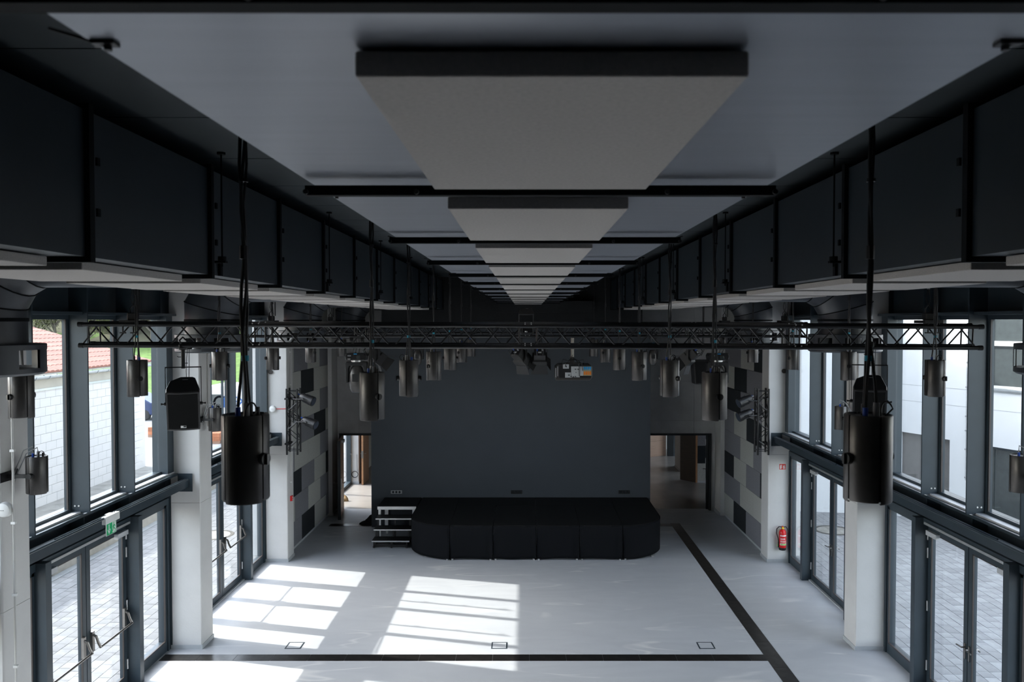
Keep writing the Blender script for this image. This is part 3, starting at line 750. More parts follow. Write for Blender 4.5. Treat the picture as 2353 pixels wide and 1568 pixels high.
def pendant(label, loc, grp):
    t = thing('pendant_light', label, 'pendant light', loc, grp)
    lamp_body(t)
    H = ZC - loc[2]
    for (x, y, r, ph) in ((-.03, -.015, .008, 0), (.028, -.02, .0075, 1.7), (.0, .03, .006, 3.0)):
        pts = [(x, y, PH+.03)]
        for i in range(1, 15):
            z = PH+.03 + (H-PH-.03)*i/14; q = min(1, i/3.0)
            pts.append((x*(1-q*.85) + .010*math.sin(1.1*i+ph)*q, y*(1-q*.8) + .006*math.cos(.9*i+ph)*q, z))
        build('cable', MB().tube(pts, r, 7), 'black_cable', t, True, local=True)
    m = MB(); m.cyl((0, 0, PH+.24), (0, 0, PH+.265), .018, 8); build('cable_tape', m, 'cyan_tape', t, True, local=True)
    m = MB(); m.cyl((0, 0, 1.1), (0, 0, 1.16), .020, 8); m.cyl((0, 0, 1.45), (0, 0, 1.465), .021, 8); builds('cable_sleeve', m, 'black', t, True, local=True)
    return t
YS = [3.64, 6.63, 8.70, 11.06, 13.4, 15.8, 18.5]
ZB = 4.683
rots = [-26, -52, 185, -130, 190, 240, 30]
rotr = [18, -80, -45, -70, -95, -120, 200]
LAB = {'li': 'black pendant light beside the ceiling sails, exit sign side', 'ri': 'black pendant light beside the ceiling sails, extinguisher side',
       'lo': 'black pendant light along the glazing, exit sign side', 'ro': 'black pendant light along the glazing, extinguisher side'}
GRP = {'li': 'pendant row beside the sails, exit sign side', 'ri': 'pendant row beside the sails, extinguisher side', 'lo': 'pendant row along the glazing, exit sign side', 'ro': 'pendant row along the glazing, extinguisher side'}
proto = pendant(LAB['li'], Vector((-1.288, YS[0], ZB)), GRP['li']); proto.rotation_euler.z = R(rots[0])
OW = lambda i: ', %s the stage wall' % ORDN[6-i]
proto['label'] = LAB['li'] + OW(0)
for i in range(1, 7): dup(proto, (-1.286, YS[i], ZB), (0, 0, R(rots[i])), LAB['li'] + OW(i), GRP['li'])
for i in range(0, 7): dup(proto, (1.567, YS[i], ZB), (0, 0, R(rotr[i])), LAB['ri'] + OW(i), GRP['ri'])
for i in range(1, 7): dup(proto, (-4.24-.008*i, YS[i], ZB), (0, 0, R((250, 130, 5, 215, 330, 60)[i-1])), LAB['lo'] + OW(i), GRP['lo'])
for i in range(1, 6): dup(proto, (4.455+.008*i, YS[i], ZB), (0, 0, R((0, -60, -110, 215, 10)[i-1])), LAB['ro'] + OW(i), GRP['ro'])
for o in bpy.data.objects:          # the two next to the near drums hang just beyond them
    if o.parent is None and o.name.startswith('pendant_light') and abs(o.location.y-YS[1]) < .01 and abs(o.location.x) > 4:
        o.location = (-4.83 if o.location.x < 0 else 4.95, 7.6, 4.58); o.scale = (1.05, 1.05, (ZC-4.58)/(ZC-ZB))
# lights on wall arms
def wall_light(x, y, z, s, label):
    t = thing('wall_arm_light', label, 'wall light', (x, y, z-PH/2), 'cylinder lights on column arms')
    lamp_body(t, False)
    xc = s*(5.44 if s < 0 else 5.49) - x
    m = MB(); m.box(xc, 0, -.02-PR-.012, .02-PR-.012, PH*.5-.018, PH*.5+.018); m.box(xc-s*.0, xc-s*.012, -.24, .05, PH*.5-.05, PH*.5+.05); m.cyl((0, -PR-.04, PH*.5), (0, -PR+.01, PH*.5), .028, 16)
    build('arm', m, 'black', t, True, local=True)
    m = MB(); m.tube([(-.03, -.015, PH+.03), (-.03, -.015, PH+.10), (-.03+.35*xc, -.04, PH+.06), (xc*.75, -.06, PH*.7), (xc*.9, -.06, PH*.35), (xc*.98, -.06, PH*.55)], .006, 6)
    m.tube([(.028, -.02, PH+.03), (.02, -.02, PH+.09), (.35*xc, -.04, PH+.03), (xc*.7, -.06, PH*.55), (xc*.85, -.06, PH*.25), (xc*.98, -.06, PH*.5)], .006, 6)
    build('cable', m, 'grey_plastic', t, True, local=True)
for (px, py, y, s, lb) in ((85, 1090, 8.42, -1, 'black cylinder light on a short arm above the white detector'), (494, 963, 13.35, -1, 'black cylinder light on an arm from the column behind the loudspeaker'),
                           (1933, 960, 13.30, 1, 'black cylinder light on an arm from the column between the lever handled doors'), (2345, 1088, 8.42, 1, 'black cylinder light on an arm in front of the ground floor window opposite')):
    q = P(px, py, y); wall_light(q.x, y, q.z, s, lb)
# ================================================================ loudspeakers
def loudspeaker(label, top, tilt, yaw=0.0, hang=True):
    """origin at the middle of the U bracket's cross bar; front towards -y"""
    t = thing('loudspeaker', label, 'loudspeaker', top, 'truss loudspeakers', yaw)
    Hh = .52; z1 = -.17; z0 = z1-Hh
    M = Matrix.Translation(Vector((0, 0, (z0+z1)/2))) @ Matrix.Rotation(R(tilt), 4, 'X') @ Matrix.Translation(Vector((0, -.14, -(z0+z1)/2)))
    fr = [(-.172+.344*i/8, -.012*math.sin(PI*i/8)) for i in range(9)]
    pl = fr + [(.175, .07), (.125, .30), (.10, .32), (-.03, .32), (-.14, .235), (-.175, .07)]
    def ring(z, k): 
        cx, cyy = 0, .14
        return [((p[0]-cx)*k+cx, (p[1]-cyy)*k+cyy, z) for p in pl]
    b = build('cabinet', MB().rings([ring(z0, .95), ring(z0+.012, 1), ring(z1-.012, 1), ring(z1, .95)]).xf(M), 'black', t, False, True)
    g = [(p[0]*.90, p[1]-.006) for p in fr]; g2 = [(p[0], p[1]+.004) for p in reversed(g)]
    build('grille', MB().prism(g+g2, z0+.03, z1-.03, 'z').xf(M), 'grille', t, False, True)
    m = MB().use('white_plastic'); m.box(-.03, .028, -.0225, -.017, z0+.05, z0+.078); m.use('black'); m.box(-.002, .026, -.0235, -.017, z0+.058, z0+.077); build('badge', m.xf(M), None, t, False, True)
    m = MB().use('frame_in'); m.prism([(-.03, .235), (.07, .235), (.055, .29), (-.015, .29)], z1-.004, z1+.003, 'z'); m.use('alu'); m.box(-.01, .05, .245, .252, z1, z1+.006)
    build('handle_slot', m.xf(M), None, t, False, True)
    if hang:
        m = MB(); m.box(-.19, .19, -.014, .014, -.012, .0); m.box(-.19, -.183, -.014, .014, -.43, -.012); m.box(.183, .19, -.014, .014, -.43, -.012); build('bracket', m, 'black', t, False, True)
        m = MB()
        for sg in (-1, 1): m.cyl((sg*.172, 0, -.42), (sg*.20, 0, -.42), .018, 12); m.cyl((sg*.20, 0, -.42), (sg*.222, 0, -.42), .007, 8); m.cyl((sg*.222, 0, -.42), (sg*.235, 0, -.42), .011, 8)
        build('knob', m, 'black', t, True, True)
        m = MB(); m.cyl((0, 0, -.02), (0, 0, .20), .022, 14); m.tube([(0, 0, .11), (-.05, 0, .11), (-.062, 0, .12)], .005, 6); m.tube([(0, 0, .04), (.05, 0, .04)], .005, 6); build('spigot', m, 'black', t, True, True)
        m = MB(); m.cbox(-.045, .045, -.035, .035, .19, .26, .012); m.tube([(-.02, -.03, .26), (-.035, -.035, .30), (0, -.03, .335), (.035, -.03, .30)], .010, 8); build('clamp', m, 'black_gloss', t, True, True)
        m = MB(); m.tube([(.03, .08, -.16), (.028, .07, -.05), (.035, .05, .1), (.05, .03, .26)], .004, 6); m.tube([(.055, .08, -.16), (.06, .07, .0), (.062, .04, .26)], .004, 6); build('cable', m, 'black_cable', t, True, True)
    else:
        m = MB(); m.box(-.19, -.183, -.03, .40, -.45, -.42); m.box(.183, .19, -.03, .40, -.45, -.42); build('bracket', m, 'black', t, False, True)
        m = MB()
        for sg in (-1, 1): m.cyl((sg*.172, 0, -.43), (sg*.20, 0, -.43), .018, 12); m.cyl((sg*.20, 0, -.43), (sg*.24, 0, -.43), .007, 8)
        build('knob', m, 'black', t, True, True)
    return t
q = P(421, 843, 9.02)
lsp = loudspeaker('black loudspeaker with a silver badge hung from the truss before the exit sign column', q, 28, R(21))
q2 = P(1998, 838, 9.02)
dup(lsp, q2, (0, 0, R(-21)), 'black loudspeaker hung from the truss, half hidden behind a pendant light')
q3 = P(1209, 712, 18.55)
loudspeaker('black loudspeaker in the middle of the hall on the rear truss', Vector((q3.x, 18.55, q3.z+.17)), 28, 0, False)

# ================================================================ stage lights on the trusses
ZT = TZ - CC/2 - .025
def truss_clamp(m, z=0.0):
    m.cbox(-.03, .03, -.035, .035, z-.10, z+.0, .008); m.cyl((0, 0, z-.16), (0, 0, z-.09), .012, 8)
def moving_head(label, loc, s, grp='moving head spotlights', k=1.0):
    t = thing('moving_head', label, 'moving head', loc, grp); t.scale = (k, k, k)
    m = MB()
    for dx in (-.1, .1):
        a = len(m.v); truss_clamp(m); m.xf(Matrix.Translation((dx, 0, 0)), a)
    build('clamp', m, 'black', t, True, True)
    pr = [(-.19, -.33), (-.165, -.28), (.165, -.28), (.19, -.33), (.175, -.41), (-.175, -.41)]
    build('base', MB().prism(pr, -.13, .13, 'y'), 'black_gloss', t, False, True, bevel=.012)
    m = MB().use('grey_plastic'); m.box(-.14, -.08, -.136, -.129, -.335, -.315); m.box(-.14, -.09, -.136, -.129, -.395, -.375); m.use('frame_in'); m.box(.02, .09, -.137, -.129, -.39, -.32); m.use('dark_glass'); m.box(.028, .082, -.139, -.137, -.382, -.328); m.use('label_blue'); m.box(-.03, .03, -.136, -.125, -.30, -.285)
    build('control_panel', m, None, t, False, True)
    m = MB(); m.cyl((0, 0, -.44), (0, 0, -.40), .10, 24); build('pan_bearing', m, 'alu', t, True, True)
    yk = [(-.20, -.47), (-.185, -.435), (.185, -.435), (.20, -.47), (.195, -.82), (.15, -.82), (.145, -.56), (.12, -.51), (-.12, -.51), (-.145, -.56), (-.15, -.82), (-.195, -.82)]
    build('yoke', MB().prism(yk, -.07, .07, 'y'), 'black', t, False, True, bevel=.01)
    m = MB(); prof = [(.0, -.51), (.075, -.515), (.105, -.55), (.138, -.66), (.14, -.80), (.125, -.94), (.095, -1.0), (.0, -1.0)]
    m.lathe(prof, (0, 0, 0), 24); m.xf(Matrix.Diagonal((1, .85, 1, 1)))
    hd = build('head', m, 'lamp_shell', t, True, True)
    build('lens', MB().lathe([(0, -1.008), (.085, -1.006), (.088, -.998)], (0, 0, 0), 24), 'lens', hd, True, True)
    m = MB(); m.box(-.06, .06, -.122, -.11, -.80, -.66); build('head_panel', m, 'black', hd, False, True)
    m = MB()
    for dx, mm in ((-.05, 0), (.0, 0), (.06, 0)): m.tube([(dx, -.1, -.28), (dx+.02, -.13, -.2), (dx+.05, -.02, -.1), (dx+.04, 0, .02)], .006, 6)
    build('cable', m, 'black_cable', t, True, True)
    return t
mh = moving_head('black moving head light hung near the open wooden door, half behind a pendant', Vector((P(823, 812, 14.75).x, 14.75-.12, ZT)), -1)
dup(mh, (P(1645, 812, 14.75).x, 14.75-.12, ZT), None, 'black moving head light hung beside the acoustic panels of the extinguisher side')
mh3 = dup(mh, (P(961, 812, 18.9).x, 18.9-.12, ZT), None, 'small black moving head light on the rear truss, exit sign half'); mh3.scale = (.72, .72, .72)
mh4 = dup(mh3, (P(1498, 812, 18.9).x, 18.9-.12, ZT), None, 'small black moving head light on the rear truss, extinguisher half')

def barn_light(label, loc, rz, tilt, size=1.0):
    """LED flood with barn doors; back towards the camera at rz=0"""
    t = thing('flood_light', label, 'stage light', loc, 'flood lights with barn doors'); t.rotation_euler = (0, 0, rz); t.scale = (size,)*3
    m = MB(); truss_clamp(m); m.box(-.15, .15, -.02, .02, -.17, -.155); m.box(-.15, -.143, -.02, .02, -.42, -.155); m.box(.143, .15, -.02, .02, -.42, -.155); build('yoke', m, 'black', t, False, True)
    M = Matrix.Translation(Vector((0, 0, -.36))) @ Matrix.Rotation(R(tilt), 4, 'X')
    m = MB(); rr = []
    for (y, a, b) in ((-.17, .085, .06), (-.16, .105, .08), (-.02, .105, .08), (.0, .135, .115), (.12, .135, .115)):
        rr.append([(-a, y, -b), (a, y, -b), (a, y, b), (-a, y, b)])
    build('body', MB().rings(rr).xf(M), 'black', t, False, True, bevel=.006)
    m = MB()
    for i in range(7): m.box(-.125+i*.036, -.12+i*.036, -.15, .02, .08, .115)
    build('cooling_fin', m.xf(M), 'black', t, False, True)
    m = MB().use('blue_plug'); m.cyl((-.05, -.17, .03), (-.05, -.215, .035), .016, 10); m.use('grey_plastic'); m.cyl((.05, -.17, .03), (.05, -.21, .035), .016, 10); m.use('white_plastic'); m.box(-.03, .03, -.175, -.169, -.03, -.008); m.use('grey_plastic'); m.box(-.04, .035, -.174, -.169, .0, .006)
    build('connector', m.xf(M), None, t, True, True)
    build('lens', MB().lathe([(0, .122), (.10, .122), (.10, .118), (0, .118)], (0, 0, 0), 24, axis='y').xf(M), 'lens', t, True, True)
    for i, (ax, ang) in enumerate((('t', 35), ('b', 35), ('l', 30), ('r', 30))):
        m = MB()
        if ax in 'tb':
            sg = 1 if ax == 't' else -1
            m.prism([(-.13, 0), (.13, 0), (.16, .17), (-.16, .17)], -.0015, .0015, 'z'); Q = Matrix.Translation(Vector((0, .12, sg*.115))) @ Matrix.Rotation(R(sg*ang), 4, 'X')
        else:
            sg = -1 if ax == 'l' else 1
            m.prism([(-.10, 0), (.10, 0), (.13, .15), (-.13, .15)], -.0015, .0015, 'z'); Q = Matrix.Translation(Vector((sg*.135, .12, 0))) @ Matrix.Rotation(R(-sg*ang), 4, 'Z') @ Matrix.Rotation(PI/2, 4, 'Y')
        build('barn_door', m.xf(M @ Q), 'black', t, False, True)
    m = MB(); m.tube([(-.05, -.2, -.33), (-.06, -.26, -.24), (-.03, -.14, -.1), (.02, -.03, .02)], .007, 6); m.tube([(.05, -.2, -.33), (.07, -.25, -.22), (.04, -.12, -.08), (.03, 0, .02)], .007, 6); build('cable', m, 'black_cable', t, True, True)
    return t
bl = barn_light('black flood light with barn doors pointing straight at the stage, next to the projector', Vector((P(1240, 812, 14.75).x, 14.75, ZT)), 0, -38)
dup(bl, (P(1196, 812, 14.75).x, 14.75, ZT), (0, 0, R(-42)), 'black flood light with barn doors turned aside, between its twin and the stage steps')
dup(bl, (P(1585, 812, 14.75).x, 14.75, ZT), (0, 0, R(60)), 'black flood light with barn doors on the projector truss near the extinguisher side')
dup(bl, (P(868, 812, 14.75).x, 14.75, ZT), (0, 0, R(-70)), 'black flood light with barn doors on the projector truss beside the moving head')
# stage loudspeaker box on the projector truss
q = P(1620, 856, 16.4)
t = thing('monitor_speaker', 'black tapered speaker box hanging behind the moving head, extinguisher side', 'loudspeaker', (q.x, 16.4, q.z))
pr = [(-.24, .25), (.24, .25), (.20, -.25), (-.20, -.25)]
build('cabinet', MB().prism(pr, 0, .35, 'y'), 'black', t, False, True, bevel=.015)
build('grille', MB().prism([(-.215, .225), (.215, .225), (.178, -.225), (-.178, -.225)], -.008, .002, 'y'), 'grille', t, False, True)
build('badge', MB().box(.12, .15, -.012, -.007, -.20, -.17), 'alu', t, False, True)
m = MB(); m.cyl((-.27, .17, .12), (-.24, .17, .12), .02, 10); m.cyl((.24, .17, .12), (.27, .17, .12), .02, 10); m.box(-.275, -.268, .14, .2, .1, .5); m.box(.268, .275, .14, .2, .1, .5); m.box(-.275, .275, .14, .2, .49, .5); m.cyl((0, .17, .49), (0, .17, ZC-q.z), .02, 10)
build('bracket', m, 'black', t, False, True)

# projector
q = P(1318.5, 855, 14.6)
t = thing('projector', 'grey ceiling projector with a coloured sticker on its rear panel', 'projector', (q.x, 14.6, q.z))
pr = [(-.34, -.12), (-.34, .08), (-.28, .135), (.30, .135), (.34, .10), (.34, -.10), (.30, -.155), (-.33, -.155)]
build('housing', MB().prism(pr, 0, .55, 'y'), 'lamp_shell', t, False, True, bevel=.012)
m = MB().use('black'); m.box(-.27, .31, -.006, .004, -.11, .125); m.use('silver_paint'); m.box(-.05, .11, -.010, -.004, -.10, .10); m.box(-.16, -.04, -.010, -.004, -.105, -.01); m.box(-.20, -.09, -.012, -.004, .06, .14); m.box(.115, .175, -.010, -.004, -.07, .10); m.use('black')
for (x, z, w2, h2) in ((-.09, -.06, .03, .008), (-.05, -.085, .025, .008), (-.01, -.09, .02, .008), (.03, -.085, .02, .008), (.03, .05, .03, .008), (.08, .05, .03, .008), (.04, -.01, .01, .01), (-.14, .10, .02, .014)): m.box(x-w2/2, x+w2/2, -.013, -.009, z-h2, z+h2)
build('rear_panel', m, None, t, False, True)
m = MB()
for i in range(4):
    x = .195 + i*.036
    m.use('label_olive'); m.box(x-.018, x+.018, -.010, -.006, -.07, .10)
    m.use('label_blue'); m.box(x-.015, x+.015, -.012, -.010, .055, .095); m.box(x-.008, x+.008, -.012, -.010, .03, .055)
    m.use('orange'); m.box(x-.008, x+.008, -.012, -.010, .0, .02); m.box(x-.015, x+.015, -.012, -.010, -.055, .0)
build('sticker', m, None, t, False, True)
m = MB(); m.box(-.335, -.325, -.004, .02, -.10, .07); m.box(-.30, -.29, -.006, .004, -.08, .10); build('side_vent', m, 'silver_paint', t, False, True)
m = MB(); m.cyl((-.02, .25, .13), (-.02, .25, ZT+.03-q.z), .02, 12); m.cyl((.01, .27, .22), (.01, .27, ZT+.03-q.z), .010, 8); m.box(-.06, .02, .2, .3, .15, .27); m.box(-.16, .16, .12, .4, .135, .155); build('mount_pole', m, 'steel_bar', t, True, True)
m = MB()
for (a, b) in ((-.16, .10), (.10, -.08), (.16, .02)): m.tube([(a, -.01, b), (a*.9, -.05, .15), (a*.5, .1, .21), (-.02, .22, .25), (.0, .27, .40), (.0, .27, .62)], .006, 6)
m.tube([(-.22, .1, .135), (-.2, .05, .23), (-.1, .1, .20), (.02, .2, .22)], .006, 6); m.tube([(.2, .1, .135), (.18, .05, .22), (.08, .1, .20)], .006, 6)
build('cable', m, 'black_cable', t, True, True)
build('lens', MB().lathe([(.0, .60), (.07, .60), (.075, .55), (.075, .5)], (-.15, 0, 0), 20, axis='y'), 'lens', t, True, True)

# vertical wall trusses with spotlights
def wall_truss(s, label):
    xa = 5.42 if s < 0 else 5.47
    xs = (s*xa, s*(xa-.24)); ysx = (17.96, 18.20); z0, z1 = 2.50, 3.97
    if s > 0: ysx = (17.93, 18.17)
    t = thing('wall_truss', label, 'truss', (s*(xa-.12), 18.08, z0))
    for x in xs:
        for y in ysx: build('chord', MB().cyl((x, y, z0 - (.03 if y < 18 else 0)), (x, y, z1), .022, 12), 'black_gloss', t, True)
    def br(p, q): build('brace', MB().cyl(p, q, .008, 6), 'black_gloss', t, True)
    n = 6; h = (z1-z0-.2)/n
    for i in range(n):
        a = z0+.1+h*i; b = a+h
        i0, i1 = (0, 1) if i % 2 == 0 else (1, 0)
        for y in ysx: br((xs[i0], y, a), (xs[i1], y, b))
        for x in xs: br((x, ysx[i0], a), (x, ysx[i1], b))
    for z in (z0+.06, z1-.06):
        for y in ysx: br((xs[0], y, z), (xs[1], y, z))
        for x in xs: br((x, ysx[0], z), (x, ysx[1], z))
    m = MB(); yc = 18.08
    for z in (z0+.2, z1-.25): m.box(s*(xa-.05), s*(xa+.04 if s < 0 else xa+.02), yc-.16, yc+.16, z, z+.04)
    builds('wall_bracket', m, 'black', t)
    m = MB()
    for i in range(5): m.tube([(xs[1], 18.0, 3.75-.05*i), ((xs[0]+xs[1])/2+s*.02*i, 18.05, 3.5-.06*i), (xs[0]*.6+xs[1]*.4, 18.1, 3.6-.1*i), (xs[1], 18.1, 3.3)], .007, 6)
    build('cable', m, 'black_cable', t, True)
    return t
def spot(label, loc, yaw, tilt):
    """par can pointing along -y before rotation"""
    t = thing('spotlight', label, 'spotlight', loc, 'spotlights on the wall trusses'); t.rotation_euler = (0, 0, yaw)
    M = Matrix.Rotation(R(tilt), 4, 'X')
    pr = [(.0, .16), (.055, .16), (.085, .12), (.092, .02), (.092, -.10), (.112, -.11), (.112, -.20), (.100, -.205), (.0, -.19)]
    build('can', MB().lathe(pr, (0, 0, 0), 20, axis='y').xf(M), 'black', t, True, True)
    m = MB()
    for i in range(6): a = 2*PI*i/6; m.obox((.098*math.cos(a), -.05, .098*math.sin(a)), .012, .16, .03, Matrix.Rotation(-a, 3, 'Y'))
    build('cooling_fin', m.xf(M), 'black_gloss', t, False, True)
    build('lens', MB().lathe([(0, -.207), (.095, -.207), (.095, -.203)], (0, 0, 0), 20, axis='y').xf(M), 'lens', t, True, True)
    m = MB().use('blue_plug'); m.cyl((-.03, .15, .03), (-.03, .20, .03), .017, 8); m.use('grey_plastic'); m.cyl((.035, .15, .03), (.035, .195, .03), .017, 8); m.use('alu'); m.box(-.05, .05, .155, .163, -.04, .0); build('connector', m.xf(M), None, t, True, True)
    m = MB(); m.box(-.135, -.12, -.02, .02, -.02, .0); m.tube([(-.122, 0, 0), (-.125, .10, -.01), (-.11, .26, -.01), (.0, .30, -.01), (.11, .26, -.01), (.125, .10, -.01), (.122, 0, 0)], .011, 6); build('yoke', m, 'black', t, True, True)
    build('yoke_clamp', MB().cbox(-.035, .035, .28, .36, -.045, .025, .01), 'black', t, False, True)
    return t
wall_truss(-1, 'small upright lattice truss with spotlights above the red alarm box')
wall_truss(1, 'small upright lattice truss with spotlights above the red fire signs')
sp = None
for (px, py, s, tl, lb) in ((703, 916, -1, 20, 'upper black spotlight on the wall truss above the red alarm box'), (709, 970, -1, 5, 'lower black spotlight on the wall truss above the red alarm box'),
                       (1714, 920, 1, 18, 'upper black spotlight on the wall truss above the red fire signs'), (1714, 952, 1, 32, 'lower black spotlight on the wall truss above the red fire signs')):
    q = P(px, py, 17.98)
    rot = (0, 0, R(75 if s < 0 else -75))
    if sp is None: sp = spot(lb, q, rot[2], tl); sp.rotation_euler = rot
    else: dup(sp, q, (0, R(8) if py > 950 else 0, rot[2]), lb)

# ================================================================ stage
SX0, SX1 = -2.76, 3.21; SF = 18.2; SM = 20.2; SB = 21.10; SZ = .80
t = thing('stage_platform', 'low black stage of modular decks with rounded front corners and cloth skirt', 'stage', (.22, 19.7, 0))
g = .004
xs = [-1.765, -.766, .229, 1.222, 2.215]
def deck(poly): build('deck_panel', MB().prism(poly, SZ-.03, SZ, 'z'), 'stage_black', t)
for a, b in zip(xs[:-1], xs[1:]): deck([(a+g, SF), (b-g, SF), (b-g, SM-g), (a+g, SM-g)])
def arc(cx, cyy, rx, ry, a0, a1, n=14): return [(cx+rx*math.cos(R(a0+(a1-a0)*i/n)), cyy+ry*math.sin(R(a0+(a1-a0)*i/n))) for i in range(n+1)]
RL = xs[0]-SX0; RR = SX1-xs[-1]
deck(arc(xs[0]-g, SF+RL, RL-g, RL, 180, 270) + [(xs[0]-g, SM-g), (SX0, SM-g)])
deck(arc(xs[-1]+g, SF+RR, RR-g, RR, 270, 360) + [(SX1, SM-g), (xs[-1]+g, SM-g)])
bx = [SX0, xs[0], xs[2], xs[4], SX1]
for a, b in zip(bx[:-1], bx[1:]): deck([(a+g, SM+g), (b-g, SM+g), (b-g, SB), (a+g, SB)])
# edge profile
m = MB()
for a, b in zip(xs[:-1], xs[1:]): m.box(a+.1, b-.25, SF-.008, SF+.002, SZ-.028, SZ-.014)
builds('edge_profile', m, 'steel_bar', t)
# skirts with gathers towards the seams
def skirt(path, seed):
    rnd = random.Random(seed); n = len(path); rows = 12; vs = []; fs = []
    L = [0]
    for i in range(1, n): L.append(L[-1] + math.dist(path[i], path[i-1]))
    for j in range(rows+1):
        v = j/rows; z = SZ-.012 - v*(SZ-.05)
        for i, p in enumerate(path):
            u = L[i]/L[-1]
            q0 = path[min(i+1, n-1)]; q1 = path[max(i-1, 0)]
            nx, ny = (q0[1]-q1[1]), -(q0[0]-q1[0]); l = math.hypot(nx, ny); nx /= l; ny /= l
            e0 = math.exp(-((u-.0)/.10)**2); e1 = math.exp(-((1-u)/.13)**2)
            d = .018*v*math.sin(16*u*(1+.4*v)+seed) * (e0+e1) + .006*v*math.sin(9*u+seed*1.7) - .05*v*e1*math.sin(PI*min(1, (1-u)/.2)) - .012*(1-v)*0
            d += .012 + .03*v*e1
            zz = z + (.02*v*v*math.sin(5*u+seed))*.6
            vs.append((p[0]+nx*d, p[1]+ny*d, max(.012, zz)))
    for j in range(rows):
        for i in range(n-1): a = j*n+i; fs.append((a, a+1, a+n+1, a+n))
    me = MB(); me.add(vs, fs)
    o = build('skirt_panel', me, 'skirt', t, True); sd = o.modifiers.new('cloth', 'SOLIDIFY'); sd.thickness = .004
def lin(a, b, n=28): return [(a+(b-a)*i/n, SF-.004) for i in range(n+1)]
for i, (a, b) in enumerate(zip(xs[:-1], xs[1:])): skirt(lin(a+.006, b-.006), i*2.3)
skirt([(SX0-.004, SB-.05), (SX0-.004, 20.2), (SX0-.004, 19.6)] + [(p[0]-.004, p[1]-.004) for p in arc(xs[0], SF+RL, RL, RL, 180, 270, 24)], 11)
skirt([(p[0]+.004, p[1]-.004) for p in arc(xs[-1], SF+RR, RR, RR, 270, 360, 24)] + [(SX1+.004, 19.7), (SX1+.004, 20.3), (SX1+.004, SB-.05)], 5)
m = MB()
for x in xs:
    for d in (-.06, .06): m.box(x+d-.022, x+d+.022, SF-.02, SF+.03, 0, .03)
for (x, y) in ((-2.35, 18.47), (2.95, 18.48)): m.box(x-.03, x+.03, y-.03, y+.03, 0, .025)
builds('foot', m, 'alu', t)
m = MB()
for x in xs + [SX0+.1, SX1-.1]:
    for y in (19.4, 20.1, 21.0): m.box(x-.025, x+.025, y-.025, y+.025, 0, SZ-.03)
builds('leg', m, 'alu', t)

# steps beside the stage
t = thing('stage_steps', 'four black stage steps with aluminium nosings beside the stage', 'steps', (-3.25, 20, 0))
def slab(x0, x1, y0, y1, z, nose=.026):
    st = build('tread', MB().box(x0, x1, y0, y1, z-.03, z), 'stage_black', t)
    build('nosing', MB().box(x0, x1, y0-.012, y0, z-nose, z+.002), 'alu', st)
slab(-3.77, -2.79, 20.05, 21.1, .80, .075)
for i, (yf, z) in enumerate(((19.64, .60), (19.36, .40), (19.07, .20))): slab(-3.74+.005*i, -2.80-.01*i, yf, yf+.40, z)
for (x, y0) in ((-3.72, 20.10), (-3.60, 20.5), (-3.72, 21.0), (-2.86, 20.1), (-2.86, 21.0)): build('leg', MB().box(x-.03, x+.03, y0-.03, y0+.03, 0, .77), 'alu', t)
for (yf, z) in ((19.64, .60), (19.36, .40), (19.07, .20)):
    for x in (-3.69, -3.27, -2.90): build('post', MB().box(x-.018, x+.018, yf+.08, yf+.116, 0, z-.03), 'black', t); 
    build('rail', MB().box(-3.69, -2.90, yf+.08, yf+.116, .05, .085), 'black', t)
for x in (-3.69, -2.90): build('base_rail', MB().box(x-.018, x+.018, 19.10, 20.0, .02, .055), 'black', t)

# wall sockets on the dark stage wall
for i, (px, lb) in enumerate(((911, 'grey socket strip on the dark stage wall above the steps'), (1187, 'dark socket strip at the middle of the stage wall'), (1434, 'dark socket strip at the foyer end of the stage wall'))):
    q = P(px, 1131, 21.12); t = thing('socket_strip', lb, 'socket', (q.x, 21.12, q.z), 'socket strips on the stage wall')
    build('plate', MB().cbox(-.15, .15, -.02, 0, -.045, .045, .006), 'grey_plastic' if i == 0 else 'black', t, False, True)
    for k in range(3): build('socket', MB().lathe([(0, -.026), (.028, -.026), (.032, -.018)], (-.085+.085*k, 0, 0), 14, axis='y'), 'panel_dark', t, True, True)
q = P(930, 1188, 21.12)
t = thing('socket_strip', 'grey socket strip low on the stage wall behind the steps', 'socket', (q.x, 21.12, q.z), 'socket strips on the stage wall')
build('plate', MB().cbox(-.13, .13, -.02, 0, -.035, .035, .006), 'grey_plastic', t, False, True)
for k in range(2): build('socket', MB().lathe([(0, -.026), (.026, -.026), (.03, -.018)], (-.06+.12*k, 0, 0), 14, axis='y'), 'panel_dark', t, True, True)

# cloth heap and a small ledge at the doorway
def heap(name, label, c, rx, ry, rz, m_, seed, cat):
    rnd = random.Random(seed); rr = []; n = 22
    for j in range(7):
        v = j/6; ring = []
        for i in range(n):
            a = 2*PI*i/n; k = math.cos(v*PI/2)**.6 if j < 6 else .02
            w = 1+.18*math.sin(3*a+seed)+.12*math.sin(7*a+2*seed+v*3)
            ring.append((c[0]+rx*k*w*math.cos(a), c[1]+ry*k*w*math.sin(a), max(.001, rz*v*(1+.35*math.sin(2*a+seed)))))
        rr.append(ring)
    return tag(build(name, MB().rings(rr), m_, None, True), label, cat)
heap('cloth_heap', 'crumpled black cloth heap on the floor at the stage wall corner', (-4.28, 21.42, 0), .26, .13, .09, 'cloth', 1.3, 'cloth')
heap('cloth_heap', 'folded black cloth lying on top of its heap by the doorway', (-4.22, 21.68, 0), .20, .12, .16, 'cloth', 3.1, 'cloth')

# ================================================================ small fittings on the columns
def lx(s): return 5.44 if s < 0 else 5.49
